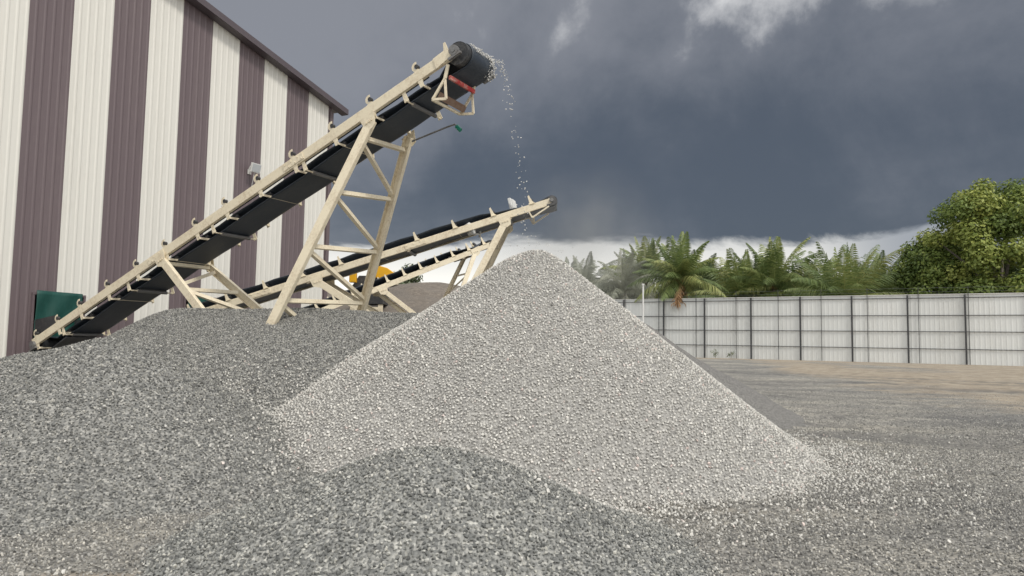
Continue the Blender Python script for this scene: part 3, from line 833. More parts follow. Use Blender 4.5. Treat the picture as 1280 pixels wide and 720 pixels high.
# the large conveyor
A1 = math.atan(0.444)
t0 = 0.20; h0 = 3.27 + 0.444 * (t0 - 4.48)
base1 = wp(0.45, t0, 0)
L1 = (11.02 - t0) / math.cos(A1)
hk = [0.36, 1.11, 1.86, 2.75, 3.64, 4.48, 5.33, 6.12, 6.95, 7.79, 8.69, 9.50, 10.44]
big, pt1, ax1 = conveyor("large cream conveyor climbing from the shed wall to the big black drum", TH, (base1.x, base1.y, h0), A1, L1, 1.03, dict(
    beam=0.175, carry=-0.11, edge=0.05, ret=-0.19, inset=0.18, far_inset=0.16, pulley_lip=0.12, rh=0.205, head_over=0.12, head_n=-0.01, rt=0.2, tail_n=-0.06,
    idlers=[(t - t0) / math.cos(A1) for t in hk], returns=[(t - t0) / math.cos(A1) for t in (1.2, 3.3, 5.7, 7.95, 10.1)], splice=[4.4, 8.3], style='hook',
    supports=[((9.5 - t0, 5.25), (8.05 - t0, 1.95), 0.03, 0.58, [('R', .08, .06), ('R', .36, .32), ('R', .64, .61), ('R', .92, .90), ('D', .10, .30), ('D', .38, .59), ('D', .66, .88), ('D', .94, 1.25)], 0.17),
              ((4.42 - t0, 3.08), (5.78 - t0, 2.12), 0.03, 0.24, [('R', .06, .05), ('R', .62, .60), ('X', .14, .52), ('D', .64, 1.2)], 0.16)]))
U1, Y1, N1 = ax1
def c1(t, w, h): return Vector((t - t0, w - 0.45, h))
mb = MB()
SB = 0.028
for w_, tt in ((0.44, 0.0), (1.28, 0.02)):
    a_ = c1(10.95 + tt, w_, 5.80); b_ = c1(10.72 + tt, w_, 5.48); c_ = c1(10.98 + tt, w_, 5.46)
    mb.bar(a_, b_, SB, 0.04, (0, 1, 0)); mb.bar(b_ + Vector((0.02, 0, 0)), c_, SB, 0.04, (0, 1, 0)); mb.bar(a_ - Vector((0, 0, .02)), c_, SB, 0.035, (0, 1, 0)); mb.bar(a_, a_ + Vector((0.05, 0, 0.22)), SB, 0.05, (0, 1, 0))
mb.bar(c1(10.72, 0.44, 5.48), c1(10.74, 1.28, 5.48), 0.04, 0.04, (0, 0, 1))
sf = mb.build("scraper_frame", M['cream'], big)
mb = MB(); mb.bar(c1(11.0, 0.50, 5.83), c1(11.02, 1.26, 5.83), 0.065, 0.04, (0, 0, 1)); mb.build("scraper_bar", M['red'], sf)
mb = MB(); mb.bar(c1(10.80, 0.50, 5.56), c1(10.82, 1.30, 5.56), 0.12, 0.02, (0.5, 0, 1)); mb.build("scraper_blade", painted("rusty_plate", (0.20, 0.12, 0.08), (0.4, 0.34, 0.28), 0.5, 4, 0.6), sf)
mb = MB(); mb.tube([c1(9.62, 1.46, 5.18), c1(10.3, 1.52, 5.37), c1(10.47, 1.54, 5.41), c1(10.53, 1.54, 5.35)], 0.017, 8)
pp = mb.build("spray_pipe", M['steel'], big, smooth=True)
mb = MB(); mb.tube([c1(10.51, 1.54, 5.37), c1(10.59, 1.54, 5.29)], 0.04, 10); mb.build("nozzle", M['green_plastic'], pp, smooth=True)
# skirt boards at the low end
mb = MB()
for v in (0.06, 0.94):
    mb.plate([pt1(0.0, v, 0.09), pt1(1.0, v, 0.09), pt1(0.9, v, 0.30), pt1(0.05, v, 0.55)], (0, 0.012, 0))
mb.plate([pt1(-0.06, 0.06, -0.30), pt1(-0.06, 0.95, -0.30), pt1(-0.02, 0.95, 0.5), pt1(-0.02, 0.06, 0.5)], (0.012, 0, 0))
mb.plate([pt1(-0.1, 0.02, -0.40), pt1(1.1, 0.02, -0.33), pt1(1.1, 0.98, -0.33), pt1(-0.1, 0.98, -0.40)], (0, 0, 0.012))
mb.build("loading_skirt", M['dark'], big)
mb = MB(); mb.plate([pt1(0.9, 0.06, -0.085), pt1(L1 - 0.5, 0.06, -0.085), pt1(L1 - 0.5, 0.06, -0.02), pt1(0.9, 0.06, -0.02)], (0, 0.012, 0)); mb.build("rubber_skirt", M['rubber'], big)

# middle conveyor
A2 = math.atan(0.33)
tail2 = -9.6
F2 = R(3)
n2 = Vector((math.cos(F2), -math.sin(F2), 0)); a2 = Vector((math.sin(F2), math.cos(F2), 0)); hd2 = Vector((0.85, 16.0, 0))
b2 = hd2 + n2 * tail2
L2 = -tail2 / math.cos(A2)
sp2_ = 0.905
mid, pt2, ax2 = conveyor("middle cream conveyor whose small dark pulley ends just above the peak of the pale cone", F2, (b2.x, b2.y, 4.74 + 0.33 * tail2), A2, L2, 0.80, dict(
    beam=0.15, carry=0.06, edge=0.17, ret=-0.025, rh=0.12, rt=0.12, head_over=0.02, head_n=0.02, inset=0.05,
    idlers=[L2 - 0.42 - k * sp2_ for k in range(10)], returns=[L2 - 1.0 - 2.4 * k for k in range(4)], style='plate', splice=[3.2, 6.9],
    supports=[((-1.02 - tail2, 4.27), (-1.78 - tail2, 2.68), 0.02, 0.22, [('R', .3, .3), ('R', .75, .75), ('D', .3, .72)], 0.15),
              ((-5.25 - tail2, 2.86), (-4.18 - tail2, 2.23), 0.02, 0.2, [('R', .5, .5)], 0.15)]))
def c2(t, w, h): return Vector((t - tail2, w, h))
mb = MB()
for v in (-0.06, 0.84):
    mb.bar(c2(-0.05, v, 4.62), c2(-0.42, v, 4.36), 0.05, 0.03, (0, 1, 0)); mb.bar(c2(-0.42, v, 4.36), c2(-0.5, v, 4.50), 0.04, 0.03, (0, 1, 0))
mb.bar(c2(-0.40, -0.03, 4.38), c2(-0.40, 0.81, 4.38), 0.05, 0.05, (0, 0, 1))
mb.build("scraper_frame", M['cream'], mid)

# far conveyor
A3 = math.atan(0.44); F3 = R(-22)
tail3 = -6.6
n3 = Vector((math.cos(F3), -math.sin(F3), 0)); b3 = Vector((-0.80, 22.0, 0)) + n3 * (tail3 + 0.14)
L3 = -tail3 / math.cos(A3)
far, pt3, ax3 = conveyor("small far conveyor with a grey belt behind the middle one", F3, (b3.x, b3.y, 4.56 + 0.44 * tail3), A3, L3, 0.95, dict(
    beam=0.15, carry=0.09, edge=0.17, ret=-0.02, rh=0.12, rt=0.12, head_over=0.0, head_n=0.02, inset=0.05,
    idlers=[L3 - 0.2 - k * 0.535 for k in range(12)], returns=[L3 - 1.0 - 2.2 * k for k in range(3)], style='plate', splice=[3.0],
    supports=[((-0.50 - tail3, 4.30), (-1.28 - tail3, 2.40), 0.0, 0.4, [('R', .06, .06), ('R', .36, .36), ('R', .66, .66), ('D', .38, .64), ('D', .68, .97)], 0.13),
              ((-3.3 - tail3, 3.0), (-2.35 - tail3, 2.33), 0.0, 0.0, [('R', .5, .5)], 0.13)]))
floodlight((0.22, 16.86, 4.72), R(165), 0.25, "pale floodlight standing on the head of the middle conveyor", False)
floodlight((-0.75, 16.35, 4.02), R(200), 0.6, "pale floodlight hanging under the middle conveyor above the far one", False)

# ------------------------------------------------------------------ stones in the air
ICO_V = []
ph = (1 + 5 ** 0.5) / 2
for a in (-1, 1):
    for c in (-ph, ph):
        ICO_V += [(0, a, c), (a, c, 0), (c, 0, a)]
ICO_V = np.array(ICO_V) / math.sqrt(1 + ph * ph)
import itertools
ICO_F = []
for i, j, k in itertools.combinations(range(12), 3):
    if all(abs(np.linalg.norm(ICO_V[x] - ICO_V[y]) - 2 / math.sqrt(1 + ph * ph)) < 1e-4 for x, y in ((i, j), (j, k), (i, k))):
        n_ = np.cross(ICO_V[j] - ICO_V[i], ICO_V[k] - ICO_V[i])
        ICO_F.append((i, j, k) if n_.dot(ICO_V[i]) > 0 else (i, k, j))
ICO_F = np.array(ICO_F)
def rocks(pts, sizes):
    V = []; F = []
    for i, (p, s) in enumerate(zip(pts, sizes)):
        q_ = np.linalg.qr(rng.normal(size=(3, 3)))[0]
        v = ICO_V * rng.uniform(0.7, 1.2, (12, 1)) * np.array([1.1, 0.85, 0.65])
        V.append(v @ q_ * s + p); F.append(ICO_F + 12 * i)
    return np.concatenate(V), np.concatenate(F)
P, S = [], []
SZ = 0.52
hd = wp(0.45, 0, 0)
hx = t0 + (L1 + 0.12) * math.cos(A1)
axh = h0 + (L1 + 0.12) * math.sin(A1) - 0.01 * math.cos(A1)
hx += 0.01 * math.sin(A1)
for i in range(240):          # riding over the drum
    a = R(rng.uniform(20, 115)); r = 0.225 + abs(rng.normal(0, 0.02))
    wv = 0.45 + rng.uniform(0.28, 0.86)
    P.append(wp(wv, hx + r * math.cos(a), axh + r * math.sin(a))); S.append(rng.uniform(0.014, 0.030))
for i in range(170):          # clinging and spilling off the far end
    a = R(rng.uniform(-60, 70)); r = 0.21 + abs(rng.normal(0, 0.045))
    P.append(wp(0.45 + rng.uniform(0.74, 0.93), hx + r * math.cos(a), axh + r * math.sin(a))); S.append(rng.uniform(0.016, 0.034))
g0 = 9.81
for i in range(130):
    tt = 0.82 * rng.random() ** 0.8
    vx = rng.normal(0.78, 0.05); vz = rng.normal(0.1, 0.15)
    z = axh + 0.1 + vz * tt - 0.5 * g0 * tt * tt
    if z < 3.1: continue
    P.append(wp(0.45 + rng.normal(0.80, 0.05 + 0.08 * tt), hx + 0.28 + vx * tt + rng.normal(0, 0.02), z)); S.append(rng.uniform(0.014, 0.032))
for i in range(45):           # bouncing at the peak
    P.append(Vector((0.4 + rng.normal(0, 0.25), 11.65 + rng.normal(0, 0.2), 3.05 + abs(rng.normal(0, 0.10))))); S.append(rng.uniform(0.014, 0.026))
P = np.array([tuple(p) for p in P])
V, F = rocks(P, np.array(S) * SZ)
o = np_mesh("falling_gravel", V, F, M['stone_light'], smooth=False)
m_, nt_, b_ = newmat("pale_falling_stone"); b_.inputs["Base Color"].default_value = (0.62, 0.62, 0.60, 1); b_.inputs["Roughness"].default_value = 0.8
nn = nd(nt_, "ShaderNodeTexNoise", Scale=9.0, Detail=3.0); rr_ = ramp(nt_, [(0.3, (0.42, 0.42, 0.41)), (0.7, (0.75, 0.74, 0.71))])
tc_ = nd(nt_, "ShaderNodeTexCoord"); nt_.links.new(tc_.outputs["Object"], nn.inputs["Vector"]); nt_.links.new(nn.outputs[0], rr_.inputs[0]); nt_.links.new(rr_.outputs[0], b_.inputs["Base Color"])
o.data.materials[0] = m_
tag(o, "pale stones spilling off the black drum and falling onto the cone", "gravel", kind="stuff")

# airborne stone dust drifting off the falling stones
dm = bpy.data.materials.new("stone_dust"); dm.use_nodes = True
dn = dm.node_tree
for n in list(dn.nodes): dn.nodes.remove(n)
do = nd(dn, "ShaderNodeOutputMaterial"); dv_ = nd(dn, "ShaderNodeVolumePrincipled")
dv_.inputs["Color"].default_value = (0.85, 0.84, 0.80, 1); dv_.inputs["Anisotropy"].default_value = 0.1
dt = nd(dn, "ShaderNodeTexCoord"); dl = nd(dn, "ShaderNodeVectorMath", operation='LENGTH'); dn.links.new(dt.outputs["Object"], dl.inputs[0])
dr = nd(dn, "ShaderNodeMapRange"); dr.interpolation_type = 'SMOOTHSTEP'; dr.inputs[1].default_value = 1.0; dr.inputs[2].default_value = 0.1
dn.links.new(dl.outputs["Value"], dr.inputs[0])
dz = nd(dn, "ShaderNodeTexNoise", Scale=1.6, Detail=3.0, Roughness=0.55); dn.links.new(dt.outputs["Object"], dz.inputs["Vector"])
dp_ = nd(dn, "ShaderNodeMapRange"); dp_.inputs[1].default_value = 0.36; dp_.inputs[2].default_value = 0.7; dn.links.new(dz.outputs[0], dp_.inputs[0])
d1 = nd(dn, "ShaderNodeMath", operation='MULTIPLY'); dn.links.new(dr.outputs[0], d1.inputs[0]); dn.links.new(dp_.outputs[0], d1.inputs[1])
d2 = nd(dn, "ShaderNodeMath", operation='MULTIPLY'); d2.inputs[1].default_value = 0.33; dn.links.new(d1.outputs[0], d2.inputs[0]); dn.links.new(d2.outputs[0], dv_.inputs["Density"])
dn.links.new(dv_.outputs[0], do.inputs["Volume"])
V = []; F = []
nu, nv = 24, 12
for j in range(nv + 1):
    for i in range(nu):
        a = 2 * math.pi * i / nu; e = math.pi * j / nv
        V.append((math.sin(e) * math.cos(a), math.sin(e) * math.sin(a), math.cos(e)))
for j in range(nv):
    for i in range(nu): F.append((j * nu + i, (j + 1) * nu + i, (j + 1) * nu + (i + 1) % nu, j * nu + (i + 1) % nu))
du = np_mesh("dust_cloud", np.array(V), np.array(F), dm)
du.location = (1.35, 15.2, 3.6); du.scale = (2.3, 2.2, 2.2)
tag(du, "thin pale dust drifting from the cone's peak in front of the palms", "dust", kind="stuff")

# ------------------------------------------------------------------ machine behind
cr = thing("crusher", "dark crushing machine with yellow guards behind the conveyors", "crusher", (-6.0, 30.5, 0))
mb = MB(); mb.box((-0.25, 1.0, 3.45), (1.5, 1.2, 0.75)); mb.plate([(-0.9, 0.4, 3.83), (0.4, 0.4, 3.83), (0.3, 0.4, 4.3), (-0.6, 0.4, 4.3)], (0, 1.2, 0)); mb.build("body", M['dark'], cr, bevel=0.02)
mb = MB()
for x_ in (-0.85, 0.35):
    for y_ in (0.5, 1.5): mb.channel((x_, y_, 0), (x_, y_, 3.07), 0.2, 0.1, 0.012, (0, -1, 0))
    mb.bar((x_, 0.4, 1.6), (x_, 1.6, 1.6), 0.1, 0.1, (1, 0, 0))
mb.bar((-0.9, 0.5, 2.9), (0.4, 0.5, 2.9), 0.12, 0.12, (0, 1, 0)); mb.bar((-0.9, 1.5, 2.9), (0.4, 1.5, 2.9), 0.12, 0.12, (0, 1, 0))
mb.build("leg_frame", M['cream'], cr)
mb = MB(); mb.plate([(0.02, 0.28, 4.74), (0.28, 0.28, 4.72), (0.66, 0.28, 4.62), (0.98, 0.28, 4.40), (0.45, 0.28, 4.14), (0.02, 0.28, 4.24)], (0, -0.22, 0)); mb.build("belt_guard", M['yellow'], cr, bevel=0.02)
mb = MB(); mb.box((-0.78, 0.1, 4.18), (0.28, 0.3, 0.42)); mb.build("motor_cover", M['yellow'], cr, bevel=0.02)

# ------------------------------------------------------------------ fence
def fp(s, out, z): return Vector((FA[0] + FD[0] * s + FN[0] * out, FA[1] + FD[1] * s + FN[1] * out, z))
FH = 5.5
fence = thing("fence", "tall white corrugated sheet fence on dark steel posts around the yard", "fence", tuple(fp(0, 0, FZ)), math.atan2(FD[1], FD[0]))
# local: x along the fence, y = away from the yard
posts = [-7.94 - 4.08 * k for k in range(14, 0, -1)] + [-7.94, -3.85, 0.08, 4.28, 8.45, 12.53, 16.65, 20.61] + [20.61 + 4.08 * k for k in range(1, 6)]
for i in range(len(posts) - 1):
    a, c = posts[i], posts[i + 1]
    mb = MB(); n = int(round((c - a) / 0.34)); st = (c - a) / n
    xs_ = []
    for k in range(n):
        for f, d_ in ((0, 0), (0.62, 0), (0.70, -0.016), (0.9, -0.016)): xs_.append((a + st * (k + f), d_))
    xs_.append((c, 0))
    for (xa, da), (xb, db) in zip(xs_[:-1], xs_[1:]):
        mb.add([(xa, 0.06 + da, -0.1), (xb, 0.06 + db, -0.1), (xb, 0.06 + db, FH), (xa, 0.06 + da, FH)], [(0, 1, 2, 3)])
    mb.build("sheet_panel", M['fence_sheet'], fence)
proto = None
for s in posts:
    if proto is None:
        mb = MB(); mb.box((0, -0.09, FH / 2), (0.13, 0.09, FH + 0.02)); proto = mb.build("post", M['fence_post'], fence, loc=(s, 0, 0))
    else:
        c = proto.copy(); COL.objects.link(c); c.parent = fence; c.location = (s, 0, 0)
for fr_ in (0.215, 0.465, 0.70, 0.955):
    mb = MB(); mb.box(((posts[0] + posts[-1]) / 2, -0.005, FH * fr_), (posts[-1] - posts[0], 0.05, 0.05)); mb.build("rail", M['fence_post'], fence)
mb = MB(); mb.box(((posts[0] + posts[-1]) / 2, 0.05, FH + 0.03), (posts[-1] - posts[0], 0.16, 0.05)); mb.build("capping", M['white_metal'], fence)
proto = None
for k in range(-16, 12):
    s = -0.67 + 3.6 * k
    if s < posts[0] or s > posts[-1]: continue
    if proto is None:
        mb = MB(); mb.box((0, -0.005, 2.75), (0.06, 0.045, 0.06)); mb = MB(); mb.bar((0, -0.056, 0.0), (0, -0.056, FH + 0.65), 0.04, 0.05, (1, 0, 0)); proto = mb.build("wire_upright", M['fence_post'], fence, loc=(s, 0, 0))
    else:
        c = proto.copy(); COL.objects.link(c); c.parent = fence; c.location = (s + random.uniform(-.1, .1), 0, 0)
for z in (0.25, 0.55):
    mb = MB(); pts = []
    s = posts[0]
    while s <= posts[-1] + .01:
        pts.append((s, -0.056, FH + z + 0.03 * math.sin(s * 3.1 + z * 9))); s += 1.2
    mb.tube(pts, 0.007, 5); mb.build("barbed_wire", M['wire'], fence)

# slim white pole in front of the fence
pole = thing("pole", "slim white pole standing in front of the fence beside the pale cone", "pole", (10.96, 60.0, float(ground_h(10.96, 60.0))))
mb = MB(); mb.tube([(0, 0, -0.1), (0, 0, 6.1)], [0.085, 0.07], 10); mb.build("shaft", M['white_metal'], pole, smooth=True)
mb = MB(); mb.box((0, 0, 6.16), (0.18, 0.18, 0.12)); mb.box((0, 0, 0.05), (0.4, 0.4, 0.1)); mb.build("cap", M['white_metal'], pole, bevel=0.01)

# overhead wires beyond the fence
for i, (za, zb) in enumerate(((7.6, 10.6), (7.2, 9.6), (6.9, 8.9))):
    A_ = Vector((26, 78, za)); B_ = Vector((75, 62, zb))
    mb = MB(); pts = []
    for k in range(31):
        s = k / 30; p = A_.lerp(B_, s); p.z -= (0.8 + 0.2 * i) * 4 * s * (1 - s) * 0.5; pts.append(p - A_)
    mb.tube(pts, 0.022, 5)
    o = mb.build("overhead_wire", M['wire']); o.location = A_
    tag(o, ["topmost thin overhead wire sagging across the big green tree", "middle thin overhead wire sagging across the big green tree", "lowest thin overhead wire sagging across the big green tree"][i], "wire", "overhead wires beyond the fence")

# ------------------------------------------------------------------ vegetation
def frond(base, az, el, length, droop, rg, nl=54, wide=0.10, twist=0.0):
    """one palm frond as arrays: kite-shaped leaflets on an arching rib"""
    V = []; F = []; C = []
    d = np.array([math.cos(az) * math.cos(el), math.sin(az) * math.cos(el), math.sin(el)])
    p = np.array(base, float); step = length / nl
    side = np.array([-math.sin(az), math.cos(az), 0.0])
    tone = rg.uniform(0.15, 0.75)
    ribs = [p.copy()]; dirs = [d.copy()]
    for i in range(nl):
        d = d + np.array([0, 0, -1]) * droop * step * (0.35 + 1.3 * i / nl)
        d /= np.linalg.norm(d); p = p + d * step; ribs.append(p.copy()); dirs.append(d.copy())
    for i in range(3, nl + 1):
        s = i / nl
        ll = length * 0.25 * (math.sin(math.pi * min(1, 0.12 + 0.86 * s) ** 0.8) * 0.9 + 0.12)
        dd = dirs[i]; up = np.cross(side, dd); up /= np.linalg.norm(up)
        if up[2] < 0: up = -up
        for g in (-1, 1):
            fold = -0.55 + rg.normal(0, 0.14)
            v = side * g * math.cos(0.6) + dd * 0.62 + up * (0.28 + fold) ; v /= np.linalg.norm(v)
            a = ribs[i]; m_ = a + v * ll * 0.5 + np.array([0, 0, -0.08 * ll]); e = a + v * ll + np.array([0, 0, -0.42 * ll])
            w_ = dd * wide * 0.5
            o = len(V)
            V += [a - w_ * 0.5, a + w_ * 0.5, m_ + w_, e, m_ - w_]
            F += [(o, o + 1, o + 2, o + 4), (o + 4, o + 2, o + 3, o + 3)]
            c = np.clip(tone + rg.normal(0, 0.12), 0, 1); C += [c, c]
    # rib
    for i in range(nl):
        o = len(V); w_ = side * (0.035 * (1 - i / nl) + 0.008); w2 = side * (0.035 * (1 - (i + 1) / nl) + 0.008)
        V += [ribs[i] - w_, ribs[i] + w_, ribs[i + 1] + w2, ribs[i + 1] - w2]; F.append((o, o + 1, o + 2, o + 3)); C.append(min(1, tone + 0.35))
    return V, F, C

def poly_obj(name, V, F, C, mat, parent):
    me = bpy.data.meshes.new(name)
    me.from_pydata([tuple(v) for v in V], [], [f if f[-1] != f[-2] else f[:-1] for f in F])
    a = me.attributes.new("leaf", 'FLOAT', 'FACE'); a.data.foreach_set("value", np.array(C, np.float32))
    me.materials.append(mat)
    o = bpy.data.objects.new(name, me); COL.objects.link(o); o.parent = parent
    return o

def palm(loc, label, height, flen, nfr, el_min, mat, seed, lean=(0, 0), dead=0, droop=0.22, elmax=88):
    flen *= 1.17; nfr += 7; droop *= 1.15
    rg = np.random.default_rng(seed)
    r = thing("palm_tree", label, "palm tree", loc, 0, "palm trees behind the fence")
    top = Vector((lean[0], lean[1], height))
    pts = []; rs = []
    for k in range(9):
        s = k / 8; pts.append((lean[0] * s * s, lean[1] * s * s, height * s)); rs.append(0.24 - 0.09 * s + (0.06 if k == 0 else 0))
    mb = MB(); mb.tube(pts, rs, 10); mb.build("trunk", M['trunk'], r, smooth=True)
    V, F, C = [], [], []
    for i in range(nfr):
        az = i * 2.399 + rg.uniform(-0.3, 0.3)
        s = i / max(1, nfr - 1)
        el = R(elmax - (elmax - el_min) * s ** 0.85 + rg.uniform(-7, 7))
        l = flen * rg.uniform(0.82, 1.1) * (0.8 + 0.2 * min(1, s * 4))
        v, f, c = frond(top + Vector((0, 0, 0.1)), az, el, l, droop * rg.uniform(0.6, 1.35), rg)
        o = len(V); V += v; F += [tuple(x + o for x in q_) for q_ in f]; C += c
    poly_obj("crown", V, F, C, mat, r)
    if dead:
        V, F, C = [], [], []
        for i in range(dead):
            v, f, c = frond(top - Vector((0, 0, 0.1)), rg.uniform(0, 6.28), R(rg.uniform(-80, -40)), flen * rg.uniform(.35, .55), 0.6, rg, nl=18, wide=0.09)
            o = len(V); V += v; F += [tuple(x + o for x in q_) for q_ in f]; C += c
        poly_obj("dead_fronds", V, F, C, M['dead'], r)
    mb = MB()
    for i in range(9):
        a = i * 0.7; mb.tube([top + Vector((0.22 * math.cos(a), 0.22 * math.sin(a), -0.15)), top + Vector((0.34 * math.cos(a), 0.34 * math.sin(a), -0.32))], [0.13, 0.11], 7)
    mb.build("coconut_cluster", M['dead'], r, smooth=True)
    return r

def px(x, Y):      # metres to the right of the view axis at depth Y for a photo column (layout aid)
    return (x - 640) / 900.0 * Y
PG = ground_h
palm((px(776, 78), 78, FZ), "pale hazy palm with drooping fronds next to the pale cone's peak", 6.6, 5.0, 22, -25, M['palm_hazed'], 21, (0.2, 0), droop=0.24)
palm((px(735, 86), 86, FZ), "pale hazy palm half hidden behind the pale cone's top", 7.4, 5.2, 20, -20, M['palm_hazed'], 22, (-0.3, 0), droop=0.26)
palm((px(712, 92), 92, FZ), "small pale hazy palm farthest behind the cone's peak", 7.6, 4.8, 20, -15, M['palm_hazed'], 38, (0, 0), droop=0.24)
palm((px(796, 92), 92, FZ), "pale hazy palm between the drooping one and the tall dark one", 8.0, 5.0, 20, -15, M['palm_hazed'], 39, (0, 0), droop=0.24)
p_ = palm((px(838, 71), 71, FZ), "bright green palm with a brown dead frond hanging over the fence", 7.7, 4.3, 22, -12, M['palm_leaf'], 23, (0.9, -0.4), dead=3, droop=0.16)
# the long brown frond hanging down over the fence, still on its tree
V, F, C = [], [], []
rg = np.random.default_rng(4)
hang = np.array([(0.95, -0.5, 7.75), (0.55, -1.6, 7.0), (0.2, -2.75, 6.15), (0.05, -3.1, 5.5), (-0.05, -3.15, 4.3)])
for i in range(110):
    s = rg.uniform(0.15, 3.4); k = int(s); p = hang[k] * (1 - s + k) + hang[k + 1] * (s - k)
    l = rg.uniform(0.5, 0.95) * (1.0 if s < 3 else 0.8); a = rg.uniform(0, 6.28); w_ = np.array([math.cos(a), math.sin(a), 0]) * 0.05
    off = np.array([rg.normal(0, 0.10 + 0.05 * s), rg.normal(0, 0.05), 0]); e = p + off + (hang[min(k + 1, 4)] - hang[k]) * 0.25 + np.array([rg.normal(0, .12), 0, -l * 0.7])
    o = len(V); V += [p - w_, p + w_, (p + e) / 2 + w_ + off * 0.4, e, (p + e) / 2 - w_ + off * 0.4]; F += [(o, o + 1, o + 2, o + 4), (o + 4, o + 2, o + 3, o + 3)]; C += [0.5, 0.5]
o_ = poly_obj("dead_fronds", V, F, C, M['dead'], p_); o_["label"] = "long brown frond hanging over the fence top"
palm((px(806, 82), 82, FZ), "tall dark palm with upright fronds behind the bright green one", 9.2, 4.2, 20, 0, M['palm_leaf'], 24, (0.2, 0), droop=0.15)
palm((px(880, 84), 84, FZ), "dark palm between the bright green palm and the wide low one", 7.6, 4.4, 22, -15, M['palm_dark'], 25, (0, 0))
palm((px(928, 75), 75, FZ), "wide palm with tall upright fronds growing low over the fence", 5.6, 6.0, 20, 8, M['palm_leaf'], 26, (0, 0), droop=0.13)
palm((px(966, 74), 74, FZ), "tallest narrow palm with a spiky crown beside the dip in the row", 7.4, 5.2, 20, -5, M['palm_leaf'], 27, (0.2, 0), droop=0.14)
palm((px(1012, 86), 86, FZ), "short dark palm in the dip of the palm row", 7.0, 4.0, 20, -15, M['palm_dark'], 28, (0, 0))
palm((px(1056, 68), 68, FZ), "broad yellowish palm with long low fronds", 5.3, 6.3, 24, -5, M['palm_leaf'], 29, (0.1, 0), droop=0.11)
palm((px(1094, 73), 73, FZ), "narrow upright palm beside the broad yellowish one", 6.2, 4.8, 18, 0, M['palm_leaf'], 30, (0.1, 0), droop=0.16)
palm((px(1122, 78), 78, FZ), "dark drooping palm against the lower green tree", 6.6, 4.2, 22, -20, M['palm_dark'], 31, (0, 0), droop=0.3)
palm((px(905, 90), 90, FZ), "dark palm half hidden behind the wide low palm", 7.4, 4.6, 20, -15, M['palm_dark'], 32, (0, 0))
palm((px(990, 92), 92, FZ), "dark palm farthest back behind the tallest narrow palm", 7.4, 4.4, 20, -15, M['palm_dark'], 33, (0, 0))

palm((px(950, 80), 80, FZ), "dark palm close behind the wide low palm and the tallest one", 7.2, 4.8, 20, -15, M['palm_dark'], 34, (0, 0))
palm((px(1034, 78), 78, FZ), "mid green palm leaning out behind the broad yellowish one", 6.6, 4.6, 20, -10, M['palm_leaf'], 35, (-0.4, 0), droop=0.2)
palm((px(1082, 88), 88, FZ), "dark palm far behind the narrow upright one", 7.6, 4.6, 20, -10, M['palm_dark'], 36, (0, 0))
palm((px(858, 88), 88, FZ), "dark palm straight behind the bright green palm", 7.8, 4.8, 20, -10, M['palm_dark'], 37, (0, 0))

def leafy(blobs, per, size, rg, flat=0.5):
    """leaf-sized faces spread through lumps; each lump has its own tone"""
    V = []; F = []; C = []
    for (c, r, tone) in blobs:
        n = int(per * r * r)
        d = rg.normal(size=(n, 3)); d /= np.linalg.norm(d, axis=1)[:, None]
        rad = r * (1.12 - 0.75 * rg.random(n) ** 1.5)
        p = np.array(c) + d * rad[:, None] * np.array([1, 1, 0.72])
        nrm = d * 0.8 + rg.normal(size=(n, 3)) * 0.45 + np.array([0, 0, 0.5]); nrm /= np.linalg.norm(nrm, axis=1)[:, None]
        t = np.cross(nrm, rg.normal(size=(n, 3))); t /= np.linalg.norm(t, axis=1)[:, None]
        b_ = np.cross(nrm, t)
        s = size * rg.uniform(0.6, 1.3, n)[:, None]
        o = len(V)
        quad = np.stack([p - t * s * 0.5, p + b_ * s * 0.28, p + t * s * 0.5, p - b_ * s * 0.28], 1).reshape(-1, 3)
        V.append(quad)
        C.append(np.clip(tone + rg.normal(0, 0.13, n), 0, 1))
    V = np.concatenate(V); C = np.concatenate(C)
    F = np.arange(len(V)).reshape(-1, 4)
    return V, F, C

def tree(name, cat, loc, label, H, crown_r, crown_c, nblob, blob_r, per, size, mat, seed, group=None, trunk_r=0.3, tone=(0.2, 0.85)):
    rg = np.random.default_rng(seed)
    r = thing(name, label, cat, loc, rg.uniform(0, 6.28), group)
    blobs = []
    ends = []
    for i in range(nblob):
        d = rg.normal(size=3); d /= np.linalg.norm(d)
        k = rg.uniform(0.45, 1.0) ** 0.6
        c = np.array(crown_c) + d * np.array(crown_r) * k
        if c[2] < 0.4: c[2] = rg.uniform(0.5, 1.5)
        br = blob_r * rg.uniform(0.65, 1.25)
        blobs.append((c, br, rg.uniform(*tone))); ends.append(c)
    V, F, C = leafy(blobs, per, size, rg)
    np_mesh("crown", V, F, mat, parent=r, smooth=False, fattrs={"leaf": C})
    mb = MB()
    fork = crown_c[2] * 0.55
    mb.tube([(0, 0, -0.2), (0.05, 0, fork * 0.5), (0.0, 0.08, fork)], [trunk_r * 1.25, trunk_r, trunk_r * 0.8], 9)
    for c in ends[::max(1, nblob // 14)]:
        mid_ = np.array([0, 0.08, fork]) * 0.5 + np.array(c) * 0.5 + rg.normal(0, 0.2, 3) + np.array([0, 0, 0.2])
        mb.tube([(0, 0.05, fork * 0.97), tuple(mid_), tuple(c)], [trunk_r * 0.45, trunk_r * 0.25, trunk_r * 0.07], 6)
    mb.build("trunk", M['bark'], r, smooth=True)
    return r

